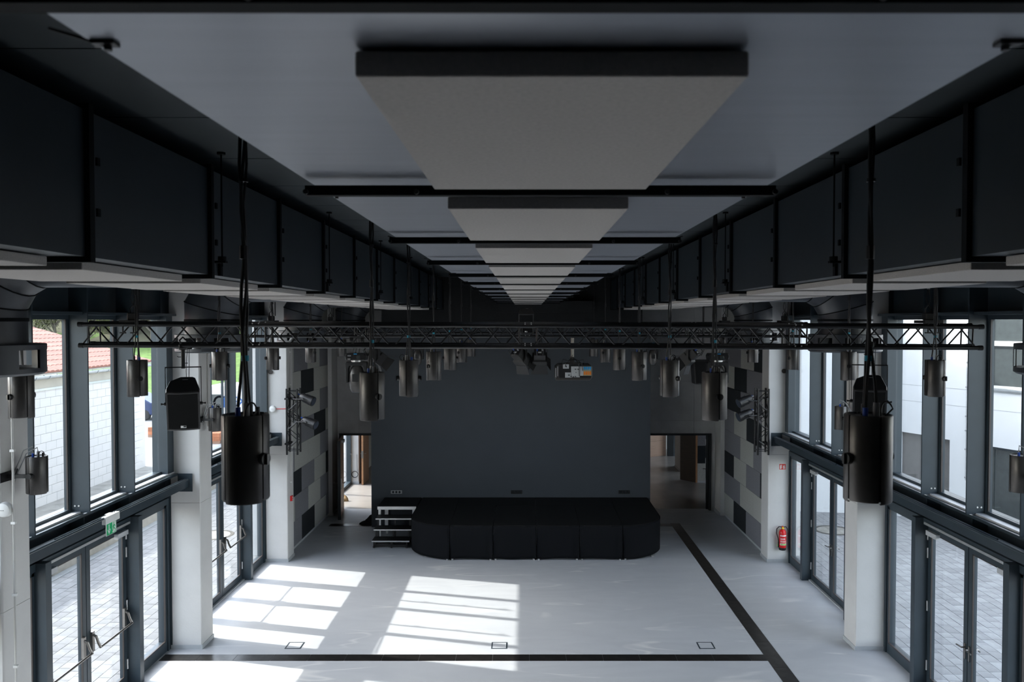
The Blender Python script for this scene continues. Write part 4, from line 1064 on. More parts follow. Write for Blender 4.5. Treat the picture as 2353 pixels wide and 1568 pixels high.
# fire extinguisher
q = P(1798, 1238, 18.02-.10)
t = thing('fire_extinguisher', 'red fire extinguisher with black hose hanging on the white column', 'fire extinguisher', (q.x, q.y, q.z-.26))
build('cylinder', MB().lathe([(.0, .055), (.076, .055), (.078, .06), (.078, .40), (.070, .435), (.045, .465), (.025, .475), (.0, .475)], (0, 0, 0), 24), 'red', t, True, True)
build('base_ring', MB().lathe([(.0, 0), (.070, 0), (.079, .012), (.079, .062), (.0, .062)], (0, 0, 0), 24), 'black', t, True, True)
m = MB().use('white_plastic'); m.lathe([(.0785, .12), (.0795, .12), (.0795, .35), (.0785, .35)], (0, 0, 0), 10, R(-150), R(-30)); lab = build('label', m, None, t, True, True)
m = MB().use('red'); m.lathe([(.0800, .165), (.0805, .165), (.0805, .325), (.0800, .325)], (0, 0, 0), 10, R(-148), R(-32)); m.use('green_label'); m.lathe([(.0800, .125), (.0805, .125), (.0805, .155), (.0800, .155)], (0, 0, 0), 10, R(-140), R(-35)); m.use('white_plastic')
for z in (.19, .205, .22): m.lathe([(.0808, z), (.0812, z), (.0812, z+.006), (.0808, z+.006)], (0, 0, 0), 6, R(-140), R(-45))
for a in (-135, -115, -95, -75): m.lathe([(.0808, .25), (.0812, .25), (.0812, .28), (.0808, .28)], (0, 0, 0), 3, R(a), R(a+12))
build('label_print', m, None, lab, True, True)
m = MB().use('black'); m.cyl((0, 0, .47), (0, 0, .52), .028, 12); m.tube([(.02, 0, .52), (.07, -.01, .53), (.10, -.02, .49), (.11, -.02, .45)], .012, 8); m.use('yellow'); m.cyl((0, -.028, .505), (0, -.04, .505), .026, 16); m.use('red'); m.cyl((0, 0, .52), (0, 0, .545), .02, 12)
build('valve', m, None, t, True, True)
m = MB(); m.tube([(-.02, 0, .525), (-.08, .0, .53), (-.13, .0, .48), (-.135, .0, .38), (-.10, 0, .27), (-.088, 0, .20), (-.088, 0, .07)], .011, 8); m.cyl((-.088, 0, .19), (-.088, 0, .06), .016, 8); build('hose', m, 'black', t, True, True)
m = MB(); m.box(-.03, .03, .07, .11, .1, .45); m.box(-.09, .0, .05, .10, .06, .10); builds('wall_bracket', m, 'green_label', t, False, True)
# sign
q = P(1798, 1073, 18.02)
t = thing('fire_sign', 'small red and white fire extinguisher sign on the white column', 'sign', (q.x, 18.02, q.z))
build('plate', MB().box(-.075, .075, -.006, 0, -.07, .07), 'white_plastic', t, False, True)
m = MB().use('red_sign'); m.box(-.07, .07, -.008, -.006, -.065, .065); m.use('white_plastic')
m.box(-.055, -.030, -.010, -.008, -.05, .025); m.box(-.050, -.035, -.010, -.008, .025, .045); m.box(-.035, -.018, -.010, -.008, .035, .044); m.box(-.022, -.015, -.010, -.008, -.03, .04)
m.prism([(.01, -.05), (.055, -.05), (.05, -.02), (.058, .0), (.042, -.005), (.045, .05), (.03, .02), (.022, .04), (.018, .0), (.008, .01), (.016, -.02)], -.010, -.008, 'y'); m.use('red_sign'); m.prism([(.024, -.045), (.042, -.045), (.038, -.02), (.033, -.005), (.027, -.02)], -.012, -.010, 'y')
build('pictogram', m, None, t, False, True)
# red alarm box and conduit
q = P(662, 1147, 18.2); x = -5.44
t = thing('alarm_box', 'small red alarm call box at the foot of a conduit', 'alarm box', (x, 18.28, q.z))
build('box', MB().cbox(0, .05, -.05, .05, -.06, .06, .006), 'red', t, False, True)
m = MB(); m.lathe([(0, .054), (.018, .054), (.02, .048)], (0, 0, .02), 12, axis='x'); m.box(.05, .054, -.02, .02, -.04, -.02); build('button', m, 'white_plastic', t, True, True)
t = thing('conduit', 'pale wall conduit running down to the red alarm box', 'conduit', (x, 18.28, q.z+.06))
build('tube', MB().cyl((.012, 0, 0), (.012, 0, ZC-.03-q.z-.06), .012, 8), 'conduit', t, True, True)
m = MB()
for i in range(6): m.box(0, .03, -.022, .022, .3+.75*i, .325+.75*i)
builds('clip', m, 'white_plastic', t, False, True)
def detector(label, c, ax, ll=.33):
    t = thing('detector', label, 'detector', c, 'round white detectors')
    prof = [(0, -.06), (.045, -.06), (.068, -.05), (.076, -.03), (.08, 0), (0, 0)]
    if ax == 'y': build('cover', MB().lathe(prof, (0, 0, 0), 28, axis='y'), 'white_plastic', t, True, True); build('led', MB().box(-.02, .02, -.064, -.06, -.003, .003), 'grey_plastic', t, False, True); build('lead', MB().tube([(.07, -.01, 0), (ll*.6, -.01, .0), (ll, -.01, .005)], .008, 6), 'red', t, True, True)
q = P(627, 940, 18.05); detector('round white detector on the column above the alarm box', (q.x, 18.05, q.z), 'y')
q = P(13, 1171, 8.2); detector('round white detector on the column with the thin conduit', (q.x, 8.2, q.z), 'y', .09)
q = P(33, 1171, 8.2)
t = thing('conduit', 'pale wall conduit beside the detector on the near column', 'conduit', (q.x, 8.2, .1))
build('tube', MB().cyl((0, -.012, 0), (0, -.012, 6.4), .012, 8), 'conduit', t, True, True)
m = MB()
for i in range(8): m.box(-.022, .022, -.03, 0, .3+.75*i, .325+.75*i)
builds('clip', m, 'white_plastic', t, False, True)
t = thing('conduit', 'pale wall conduit on the column behind the hanging loudspeaker', 'conduit', (-5.44, 13.55, 3.7))
build('tube', MB().cyl((.012, 0, 0), (.012, 0, 2.9), .013, 8), 'conduit', t, True, True)
build('clip', MB().box(0, .03, -.022, .022, .3, .325), 'white_plastic', t, False, True)
t = thing('conduit', 'pale wall conduit on the column between the lever handled doors', 'conduit', (5.49, 13.5, 3.7))
build('tube', MB().cyl((-.012, 0, 0), (-.012, 0, 2.9), .013, 8), 'conduit', t, True, True)
build('clip', MB().box(-.03, 0, -.022, .022, .3, .325), 'white_plastic', t, False, True)

# exit sign under the steel rail
q = P(250, 1190, 11.0)
xe = -5.60; ye = -xe*F/(1209.5-250)
ze = P(250, 1190, ye).z
t = thing('exit_sign', 'white exit sign box with green running man panel under the steel rail', 'exit sign', (xe, ye, ze))
build('housing', MB().cbox(-.03, .035, -.20, .16, -.05, .05, .005), 'white_plastic', t, False, True)
build('panel', MB().box(-.005, .005, -.14, .12, -.22, -.05), 'white_plastic', t, False, True)
m = MB().use('green_sign'); m.box(.0055, .008, -.13, .11, -.215, -.055); m.use('white_plastic')
m.box(.0085, .0095, -.085, -.065, -.15, -.075); m.prism([(-.115, -.14), (-.075, -.205), (-.035, -.14), (-.055, -.14), (-.065, -.16), (-.085, -.16), (-.095, -.14)], .0085, .0095, 'x')
m.box(.0085, .0095, .01, .10, -.205, -.065); m.use('green_sign')
m.cyl((.0095, .045, -.085), (.0105, .045, -.085), .012, 10); m.prism([(.03, -.10), (.06, -.10), (.085, -.125), (.078, -.132), (.058, -.118), (.055, -.145), (.085, -.165), (.075, -.20), (.063, -.20), (.07, -.17), (.04, -.155), (.02, -.19), (.01, -.185), (.03, -.145), (.035, -.12), (.022, -.14), (.014, -.135)], .0095, .0105, 'x')
build('pictogram', m, None, t, False, True)
m = MB(); m.cyl((0, .1, .05), (-.02, .1, -.0+2.80-ze if ze < 2.74 else .06), .006, 6); m.box(-.06, .0, -.06, .06, .04, .055); build('bracket', m, 'alu', t, False, True)
# ================================================================ foyer beyond the doorways
FY0, FY1 = YE+.2, 34.0
shell('floor_foyer', MB().box(-6.1, 9.4, FY0-.2+.2, FY1, -.25, 0), 'foyer_floor')
shell('ceiling_foyer', MB().box(-6.3, 9.6, FY0, FY1+.2, 3.0, 3.3), 'white_concrete')
m = MB(); m.box(-6.1, -5.9, FY0, 23.5, 0, 3.0); m.box(-6.1, -5.9, 26.75, FY1, 0, 3.0); m.box(-6.1, -5.9, 23.5, 26.75, 2.5, 3.0)
shell('wall_foyer_left', m, 'white_concrete')
m = MB(); m.box(9.4, 9.6, FY0, 28.6, 0, 3.0); m.box(9.4, 9.6, 33.4, FY1, 0, 3); m.box(9.4, 9.6, 28.6, 33.4, 2.7, 3.0); m.box(9.4, 9.6, 28.6, 33.4, 0, .15)
shell('wall_foyer_right', m, 'white_concrete')
shell('wall_foyer_end', MB().box(-6.1, 9.6, FY1, FY1+.2, 0, 3.0), 'white_concrete')
W = sempty(nxt('window'), (-5.95, 25, 0))
m = MB(); m.box(-6.05, -5.9, 23.5, 23.58, 0, 2.5); m.box(-6.05, -5.9, 26.67, 26.75, 0, 2.5); m.box(-6.05, -5.9, 23.58, 26.67, 0, .1); m.box(-6.05, -5.9, 23.58, 26.67, 2.4, 2.5); m.box(-6.05, -5.88, 25.1, 25.2, .1, 2.4)
build('frame', m, 'frame', W)
for a, b in ((23.58, 25.1), (25.2, 26.67)): build('pane', MB().box(-5.98, -5.97, a, b, .1, 2.4), 'glass', W)
build('lever_handle', MB().tube([(-5.9, 26.55, 1.05), (-5.84, 26.55, 1.05), (-5.84, 26.42, 1.05)], .011, 8), 'steel_bar', W, True)
W = sempty(nxt('window'), (9.5, 31, 0))
m = MB(); m.box(9.42, 9.55, 28.6, 28.7, .15, 2.7); m.box(9.42, 9.55, 33.3, 33.4, .15, 2.7); m.box(9.42, 9.55, 30.95, 31.05, .15, 2.7); m.box(9.42, 9.55, 28.7, 33.3, .15, .25); m.box(9.42, 9.55, 28.7, 33.3, 2.6, 2.7)
build('frame', m, 'frame', W)
for a, b in ((28.7, 30.95), (31.05, 33.3)): build('pane', MB().box(9.48, 9.49, a, b, .25, 2.6), 'glass', W)
# pier, pipe and open wooden door down the passage
t = thing('foyer_pier', 'pale concrete pier beyond the glazed side of the passage', 'pier', (-5.75, 26.9, 0))
build('shaft', MB().box(-5.9, -5.66, 26.76, 27.1, .08, 3.0), 'white_concrete', t); build('skirting', MB().box(-5.9, -5.65, 26.75, 27.1, 0, .08), 'baseboard', t)
m = MB(); c = Vector((-5.78, 26.72, .33))
for k in range(2): m.tube([(c.x+(.10+.008*k)*math.cos(a), c.y-.01*k, c.z+(.10+.008*k)*math.sin(a)) for a in [2*PI*i/20 for i in range(21)]], .008, 6)
m.tube([(-5.70, 26.73, .43), (-5.71, 26.73, 1.0)], .006, 6)
tag(build('cable_coil', m, 'black_cable', None, True), 'coil of black cable hung on the pier down the passage', 'cable')
t = thing('passage_door', 'brown wooden door standing open down the sunny passage', 'door', (-5.5, 26.6, 0))
build('leaf', MB().box(-5.52, -5.47, 26.6, 27.55, .01, 2.15), 'wood', t)
build('leaf_edge', MB().box(-5.525, -5.465, 26.57, 26.6, .01, 2.15), 'wood_edge', t)
m = MB(); m.box(-5.53, -5.46, 26.565, 26.57, .9, 1.15); m.cyl((-5.57, 26.66, 1.05), (-5.40, 26.66, 1.05), .011, 8); m.cyl((-5.40, 26.66, 1.05), (-5.40, 26.80, 1.05), .011, 8); build('handle', m, 'steel_bar', t, True)
build('jamb', MB().box(-5.66, -5.54, 27.1, 27.2, 0, 2.2), 'frame_in', t)
heap('straw_broom_head', 'small straw coloured bundle on the passage floor behind the open door', (P(791, 1166, 24.2).x, 24.2, 0), .12, .10, .15, 'straw', 2.2, 'bundle')
# tall thin stand at the stage wall corner
q = P(850, 1190, 22.0)
t = thing('equipment_case', 'narrow black case with metal corners behind the stage wall corner', 'case', (-4.06, 22.2, 0))
build('body', MB().box(-4.17, -3.75, 22.0, 22.5, .06, .68), 'black', t)
m = MB()
for z in (.06, .35, .64): m.box(-4.178, -4.12, 21.992, 22.05, z, z+.05)
build('corner', m, 'alu', t)
m = MB()
for y in (22.06, 22.44): m.cyl((-4.13, y, .03), (-4.09, y, .03), .03, 10); m.cyl((-3.84, y, .03), (-3.80, y, .03), .03, 10)
build('castor', m, 'black', t, True)
# things seen through the extinguisher side doorway
t = thing('foyer_door', 'dark brown wooden door standing open in the foyer', 'door', (5.6, 27.2, 0))
M = Matrix.Translation(Vector((5.79, 26.96, 0))) @ Matrix.Rotation(R(38), 4, 'Z')
build('leaf', MB().box(-.06, 0, 0, .68, .01, 2.35).xf(M), 'wood_dark', t); build('leaf_edge', MB().box(-.064, .004, -.03, 0, .01, 2.35).xf(M), 'wood_edge', t)
t = thing('foyer_panel_wall', 'chequered acoustic panels on the foyer wall behind the doorway', 'wall panels', (6.1, 27.1, 0))
for i, cc in enumerate(('panel_light', 'panel_dark', 'panel_mid', 'panel_light')): build('panel', MB().box(5.80, 6.95, 27.0, 27.06, .05+.6*i+.003, .65+.6*i-.003), cc, t)
build('skirting', MB().box(5.80, 6.95, 26.985, 27.0, 0, .05), 'baseboard', t)
shell('wall_foyer_side', MB().box(5.80, 9.4, 27.06, 27.25, 0, 3.0), 'white_concrete')
t = thing('foyer_pier', 'pale pier beside the brown door in the foyer', 'pier', (5.65, 29.5, 0))
build('shaft', MB().box(5.62, 5.80, 29.0, 30.0, 0, 3.0), 'white_concrete', t); build('skirting', MB().box(5.60, 5.62, 28.98, 30.02, 0, .06), 'baseboard', t)
t = thing('foyer_wood_wall', 'light wooden wall lining at the far end of the foyer', 'wall lining', (5.0, 33.3, 0))
M = Matrix.Translation(Vector((5.72, 32.5, 0))) @ Matrix.Rotation(R(32), 4, 'Z')
for k in range(4): build('board', MB().box(-2.4, 0, 0, .05, .0+.62*k, .615+.62*k).xf(M), 'wood', t)
t = thing('foyer_dark_door', 'dark blue steel door at the far end of the foyer', 'door', (6.1, 32.4, 0))
build('leaf', MB().box(5.98, 6.95, 32.3, 32.36, 0, 2.4), 'dark_wall', t); build('lining', MB().box(5.74, 5.97, 32.28, 32.4, 0, 2.5), 'frame_in', t); build('handle', MB().tube([(6.05, 32.3, 1.05), (6.05, 32.24, 1.05), (6.17, 32.24, 1.05)], .011, 8), 'steel_bar', t, True)

# ================================================================ outside
def paving(name, x0, x1, y0, y1, pm, near):
    """courses along the hall; the largest in view are blocks of their own"""
    g = sempty(name, (0, 0, 0))
    build('bedding', MB().box(x0, x1, y0, y1, -.12, -.006), 'joint', g)
    rnd = random.Random(len(name)); cells = []; x = x0; c = 0
    while x < x1-.05:
        wd = .2; y = y0 + rnd.random()*.3
        cells.append((x, wd, y0, y-y0))
        while y < y1:
            ln = rnd.choice((.22, .30, .30, .38)); ln = min(ln, y1-y)
            cells.append((x, wd, y, ln)); y += ln
        x += wd; c += 1
    cells = [c for c in cells if c[3] > .05]
    cells.sort(key=lambda c: near(c[0]+c[1]/2, c[2]+c[3]/2))
    srcs = {}
    rest = MB()
    for i, (x, wd, y, ln) in enumerate(cells):
        if i < 300:
            k = round(ln, 2); z = rnd.uniform(-.002, .002)
            if k not in srcs: srcs[k] = build('paver', MB().box(.004, wd-.004, .004, k-.004, -.02, 0), pm, g); srcs[k].location = (x, y, z)
            else: inst(srcs[k], g, (x, y, z))
        else:
            z = rnd.uniform(-.002, .002); rest.box(x+.004, x+wd-.004, y+.004, y+ln-.004, -.02, z)
    o = build('paver_field', rest, pm, g); o['kind'] = 'stuff'
    return g
def near_l(x, y):
    px = 1209.5 + x*F/y; return (0 if 60 < px < 390 else 50) + abs(y-11.5)
def near_r(x, y):
    px = 1209.5 + x*F/y; return (0 if 2050 < px < 2353 else 50) + abs(y-12)
paving('ground_paving_left', -10.0, -6.2, 5.0, 32.0, 'paver_sun_dimmed', near_l)
paving('ground_paving_right', 6.25, 13.0, 5.0, 23.0, 'paver', near_r)
def cover(label, px, py):
    y = CH*F/(py-738.0); x = (px-1209.5)*y/F
    t = thing('manhole_cover', label, 'manhole', (x, y, 0))
    build('ring', MB().lathe([(.40, 0), (.42, .008), (.48, .008), (.50, 0)], (0, 0, 0), 36), 'joint', t, True, True); build('lid', MB().lathe([(0, .006), (.39, .006), (.40, 0)], (0, 0, 0), 36), 'kerb', t, True, True)
cover('round manhole cover in the paving outside the doors with lever handles', 1918, 1222)
cover('round manhole cover in the paving outside the doors with push bars', 487, 1233)
g = MB(); g.box(-80, -10.0, -10, 120, -.4, -.02); g.box(-10, -6.1, -10, 5, -.4, -.02); g.box(-10.0, 60, 34.2, 120, -.4, -.02); g.box(-10, -6.1, 32, 34.2, -.4, -.02)
shell('ground_yard', g, 'asphalt')
g = MB(); g.box(6.25, 60, -10, 5, -.4, -.02); g.box(13, 60, 5, 34.2, -.4, -.02); g.box(6.45, 13, 23.0, 34.2, -.4, -.02)
shell('ground_court', g, 'asphalt')
# drain channel and low concrete wall
t = thing('drain_channel', 'grey drain channel along the foot of the low concrete wall outside', 'drain', (-10.1, 18, 0))
for k in range(20): build('grate', MB().box(-10.195, -10.01, 5+1.35*k, 5+1.35*k+1.34, -.1, .002), 'zinc', t)
t = thing('low_wall', 'low concrete retaining wall outside the doors with push bars', 'low wall', (-10.4, 18, 0))
for k in range(9): build('wall_block', MB().box(-10.55, -10.2, 5+3*k, 5+3*k+2.99, -.1, .42), 'kerb', t)
shell('ground_terrace', MB().box(-30, -10.55, 2, 30, -.02, .34), 'kerb')
# white block building with red tiled roof
XB = -13.5; YB1 = 28.2; ZE = 3.62
b = thing('block_building', 'white block building with red tiled roof outside the windows', 'building', (XB-4, 20, .34))
build('wall_core', MB().box(XB-9, XB-.03, 8, YB1-.02, .34, ZE), 'block_white', b)
bl_ = build('wall_block', MB().box(-.03, 0, .004, .488, .004, .246), 'block_white', b, local=True)
first = True; nrow = 13
for r_ in range(nrow):
    for k in range(24):
        y = 16.4 + .492*k + (.246 if r_ % 2 else 0); z = .34+.25*r_
        if y + .49 > YB1: continue
        if first: bl_.location = (XB-ORG[b].x, y-ORG[b].y, z-ORG[b].z); first = False
        else: inst(bl_, b, (XB-ORG[b].x, y-ORG[b].y, z-ORG[b].z))
build('fascia', MB().box(XB-.3, XB+.03, 8, YB1+.05, ZE, ZE+.30), 'fascia', b)
build('drip_edge', MB().box(XB-.02, XB+.05, 8, YB1+.05, ZE-.06, ZE), 'zinc', b)
gu = MB(); n = 10
rr = []
for y in (8, YB1+.2): rr.append([(XB+.22+.08*math.cos(PI+PI*i/n), y, 3.98+.08*math.sin(PI+PI*i/n)) for i in range(n+1)] + [(XB+.22+.07*math.cos(2*PI-PI*i/n), y, 3.98+.07*math.sin(2*PI-PI*i/n)) for i in range(n+1)])
gt = build('gutter', gu.rings(rr), 'zinc', b, True)
m = MB()
for k in range(24):
    y = 14+.62*k
    if y < YB1: m.tube([(XB+.05, y, 4.02)] + [(XB+.22+.088*math.cos(PI+PI*i/6), y, 3.98+.088*math.sin(PI+PI*i/6)) for i in range(7)], .008, 5)
build('gutter_bracket', m, 'zinc', gt)
SL = .28; xe0 = XB+.18; ze0 = 4.06; xr = XB-8.5
build('roof_deck', MB().prism([(xe0, ze0-.06), (xe0, ze0-.02), (xr, ze0-.02+SL*(xe0-xr)), (xr, ze0-.14+SL*(xe0-xr)), (xe0-.4, ze0-.08)], 8, YB1+.25, 'y'), 'fascia', b)
L = math.hypot(xe0-xr, SL*(xe0-xr)); ang = math.atan(SL)
til = None; pitch_t = .235; ntl = int((YB1+.25-10)/pitch_t)
mt = MB(); nseg = 5
prof = [(.12*math.cos(PI*i/nseg), .055*math.sin(PI*i/nseg)) for i in range(nseg+1)] + [(-.12, -.02), (.12, -.02)]
for c in range(21):
    x0_, x1_ = -L*c/21, -L*(c+1)/21-.02; lift = .012
    mt.rings([[(x0_, p[0], p[1]+lift) for p in prof], [(x1_, p[0], p[1]) for p in prof]])
for k in range(ntl):
    y = 10+pitch_t*(k+.5); loc = (xe0-ORG[b].x, y-ORG[b].y, ze0-ORG[b].z)
    if til is None: til = build('tile_course', mt, 'roof_tile', b, local=True); til.location = loc; til.rotation_euler = (0, ang, 0)
    else: inst(til, b, loc, (0, ang, 0))

# white building across the court on the other side
def facade(p0, p1, z1, name, label):
    v = Vector((p1[0]-p0[0], p1[1]-p0[1], 0)); Ln = v.length; a = math.atan2(v.y, v.x)
    t = thing(name, label, 'building', (p0[0], p0[1], 0)); t.rotation_euler = (0, 0, a)
    return t, Ln
t, Ln = facade((13.6, 15.2), (10.45, 22.4), 9.5, 'court_building', 'white rendered building with dark windows across the paved court')
LF = Ln
ca = Vector((10.45-13.6, 22.4-15.2, 0)).normalized(); nrm = Vector((-ca.y, ca.x, 0))   # towards the hall
def hit(px, py):
    a = (px-1209.5)/F; b_ = (784.0-py)/F
    d = Vector((a, b_*math.sin(TH)+math.cos(TH), b_*math.cos(TH)-math.sin(TH)))
    p0 = Vector((13.6, 15.2, 0)); o = Vector((0, 0, CH))
    k = (p0-o).dot(nrm)/d.dot(nrm); h = o+d*k
    return (h-p0).dot(ca), h.z
m = MB(); fs_ = -1.0    # local: x along facade (far), +y towards the hall? (rotate: left of direction)
sgn = 1
# wall with openings: grid of rectangles
ops = []
def op(pxa, pya, pxb, pyb, ua=None, ub=None):
    u0, z1_ = hit(pxa, pya); u1, z0_ = hit(pxb, pyb)
    if u0 > u1: u0, u1 = u1, u0
    return [u0, u1, max(0, min(z0_, z1_)), max(z0_, z1_)]
u_r = hit(2353, 800)[0]
uw0, zw1 = hit(2272, 700)[0], 6.35
zw0 = hit(2280, 893)[1]
w_up = [uw0-1.9, uw0, zw0, 6.3]
lw = [hit(2262, 1030)[0]-2.2, hit(2262, 1030)[0], .08, hit(2300, 1030)[1]]
dA = op(2158, 1008, 2181, 1125); dA = [dA[0], dA[1], .9, hit(2160, 1008)[1]]
dB = [hit(2126, 1000)[0], hit(2068, 1000)[0], .0, hit(2095, 996)[1]]
openings = [w_up, lw, dA, dB]
us = sorted(set([-6.0, Ln] + [v for o in openings for v in o[:2]])); zs_ = sorted(set([0, 9.5] + [v for o in openings for v in o[2:]]))
for i in range(len(us)-1):
    for j in range(len(zs_)-1):
        cu, cz = (us[i]+us[i+1])/2, (zs_[j]+zs_[j+1])/2
        if any(o[0] < cu < o[1] and o[2] < cz < o[3] for o in openings): continue
        m.box(us[i], us[i+1], -.25, 0, zs_[j], zs_[j+1])
build('wall', m, 'render_white', t, local=True)
build('wall_back', MB().box(-6, Ln, -3.0, -2.9, 0, 9.5), 'render_white', t, local=True)
build('roof_slab', MB().box(-6, Ln, -3.0, .1, 9.5, 9.7), 'zinc', t, local=True)
m = MB()
for (pa, pb) in (((2072, 882), (2228, 897.5)), ((2072, 919), (2228, 937))):
    z_ = (hit(*pa)[1]+hit(*pb)[1])/2; m.box(-6, Ln, -.004, .003, z_-.007, z_+.007)
build('render_joint', m, 'baseboard', t, local=True)
o = w_up; m = MB(); f_ = .07
m.box(o[0], o[0]+f_, -.14, -.04, o[2], o[3]); m.box(o[1]-f_, o[1], -.14, -.04, o[2], o[3]); m.box(o[0], o[1], -.14, -.04, o[2], o[2]+f_); m.box(o[0], o[1], -.14, -.04, o[3]-f_, o[3])
zt_ = hit(2300, 790)[1]; m.box(o[0], o[1], -.14, -.03, zt_-.06, zt_+.06); cu = (o[0]+o[1])/2; m.box(cu-.04, cu+.04, -.14, -.04, o[2], o[3])
wf = build('window', m, 'white_plastic', t, local=True); build('pane', MB().box(o[0], o[1], -.11, -.10, o[2], o[3]), 'dark_glass', wf, local=True)
build('window_sill', MB().box(o[0]-.06, o[1]+.06, -.1, .06, o[2]-.04, o[2]), 'zinc', wf, local=True)
o = lw; m = MB(); m.box(o[0], o[0]+.06, -.16, -.06, o[2], o[3]); m.box(o[1]-.06, o[1], -.16, -.06, o[2], o[3]); m.box(o[0], o[1], -.16, -.06, o[3]-.06, o[3]); m.box(o[0], o[1], -.16, -.06, o[2], o[2]+.06); m.box(o[1]-1.0, o[1]-.94, -.16, -.06, o[2], o[3])
wf = build('window', m, 'frame', t, local=True); build('pane', MB().box(o[0], o[1], -.12, -.11, o[2], o[3]), 'dark_glass', wf, local=True)
build('blind_guide', MB().box(o[1]-.16, o[1]-.13, -.03, .0, o[2], o[3]), 'white_plastic', wf, local=True)
for o in (dA, dB): build('blind', MB().box(o[0], o[1], -.16, -.10, o[2], o[3]), 'blind', t, local=True)
u_c = hit(2222, 900)[0]; m = MB()
for py in (764, 833, 890, 957, 990, 1033, 1098): z_ = hit(2222, py)[1]; m.cyl((u_c, 0, z_), (u_c, .04, z_), .02, 8)
m.cyl((u_c, .02, 1.4), (u_c, .02, 7), .006, 6)
build('wall_cable', m, 'grey_plastic', t, True, True)
t, Ln2 = facade((10.4, 22.45), (6.95, 23.05), 9.5, 'court_wing', 'low white wing closing the paved court beside the hall')
build('wall', MB().box(0, Ln2, -.25, 0, 0, 9.5), 'render_white', t, local=True)
build('drip_edge', MB().box(0, Ln2, -.02, .03, 9.5, 9.56), 'zinc', t, local=True)
m = MB(); c = Vector((1.0, .03, .55))
for k in range(2): m.tube([(c.x+(.14+.02*k)*math.cos(a), c.y, c.z+(.17+.02*k)*math.sin(a)) for a in [2*PI*i/18 for i in range(19)]], .012, 6)
m.tube([(1.0, .03, .7), (1.05, .03, .85), (.75, .03, .3)], .012, 6)
build('hose_coil', m, 'black_cable', t, True, True)

# van, car and brick pallets in the yard
V = P(548, 940, 36.5)
t = thing('van', 'white delivery van with blue lettering parked beyond the yard', 'van', (V.x+.4, 36.5, -.02))
pr = [(-2.7, .45), (-2.75, 1.2), (-2.55, 1.5), (-2.0, 2.35), (-1.8, 2.55), (2.6, 2.62), (2.72, 2.5), (2.75, .45)]
build('body', MB().prism(pr, 0, 1.95, 'y'), 'van_white', t, False, True, bevel=.05)
build('side_window', MB().prism([(-2.35, 1.45), (-1.95, 2.15), (-1.15, 2.15), (-1.15, 1.45)], -.012, .02, 'y'), 'dark_glass', t, False, True)
m = MB(); m.box(-2.78, 2.78, -.02, 1.97, .40, .62); build('bumper', m, 'grey_plastic', t, False, True)
for x in (-1.85, 1.75):
    w_ = build('wheel', MB().lathe([(0, -.02), (.28, -.02), (.34, .02), (.34, .18), (.0, .18)], (x, 0, .34), 24, axis='y'), 'tyre', t, True, True)
    build('hub', MB().lathe([(0, -.03), (.18, -.03), (.2, -.015)], (x, 0, .34), 16, axis='y'), 'alu', w_, True, True)
me = text_mesh('EXF', .62, .003); me.materials.append(MATS['van_blue'])
o = bpy.data.objects.new('lettering', me); COL.objects.link(o); o.parent = t; o.location = (-.75, -.012, 1.62); o.rotation_euler = (PI/2, 0, 0)
m = MB(); m.lathe([(.20, -.012), (.30, -.012), (.30, -.004), (.20, -.004)], (-1.25, 0, 1.80), 14, R(60), R(300), axis='y'); m.box(-1.16, -1.02, -.014, -.004, 1.55, 2.08); build('emblem', m, 'van_blue', t, False, True)
V = P(363, 962, 44.0) - Vector((2.05, 0, 0))
t = thing('car', 'dark blue car parked behind the block building', 'car', (V.x, 44, -.02))
pr = [(-2.0, .3), (-2.05, .75), (-1.2, .95), (-.6, 1.42), (.8, 1.45), (1.6, 1.0), (2.0, .95), (2.05, .3)]
build('body', MB().prism(pr, 0, 1.7, 'y'), 'car_blue', t, False, True, bevel=.06)
build('side_window', MB().prism([(-1.0, .98), (-.55, 1.34), (.75, 1.36), (1.35, 1.0)], -.01, .02, 'y'), 'dark_glass', t, False, True)
build('tail_light', MB().box(1.95, 2.07, -.01, .3, .75, .95), 'red', t, False, True)
for x in (-1.3, 1.3): build('wheel', MB().lathe([(0, -.02), (.26, -.02), (.31, .02), (.31, .18), (0, .18)], (x, 0, .31), 20, axis='y'), 'tyre', t, True, True)
for (px, y, n, lb) in ((372, 38.0, 2, 'stack of orange bricks on a pallet behind the block building'), (486, 36.0, 2, 'stack of orange bricks on a pallet outside the doors with push bars')):
    V = P(px, 1010, y)
    t = thing('brick_pallet', lb, 'bricks', (V.x, y, 0 if y < 32 else -.02))
    m = MB()
    for k in range(3): m.box(-.5, .5, -.35+.3*k, -.25+.3*k, 0, .12)
    build('pallet', m, 'wood', t, False, True)
    for i in range(4):
        for j in range(n):
            for k in range(3): build('brick', MB().box(-.5+.25*i+.004, -.25+.25*i-.004, -.36+.24*k, -.13+.24*k, .12+.18*j, .30+.18*j-.006), 'brick', t, False, True)

# grassy hillside and spring woods
hv = []; hf = []; nx_, ny_ = 40, 24
rnd = random.Random(4)
for j in range(ny_+1):
    for i in range(nx_+1):
        x = -95 + 130*i/nx_; y = 58 + 75*j/ny_
        z = -.03 + max(0, (y-60)*.23) + .25*math.sin(x*.3+y*.2)*min(1, max(0, y-60)/8)
        hv.append((x, y, z))
for j in range(ny_):
    for i in range(nx_): a = j*(nx_+1)+i; hf.append((a, a+1, a+nx_+2, a+nx_+1))
shell('ground_hill', MB().add(hv, hf), 'grass', smooth=True)
fv = []; ff = []
for j in range(17):
    for i in range(31):
        x = -98 + 128*i/30; y = 75 + 60*j/16; fv.append((x, y, -.02 + (y-60)*.23 + .1 + .5*math.sin(x*.5)*math.sin(y*.4+1)*min(1, j/2) + max(0, (y-80)*.15)))
for j in range(16):
    for i in range(30): a = j*31+i; ff.append((a, a+1, a+32, a+31))
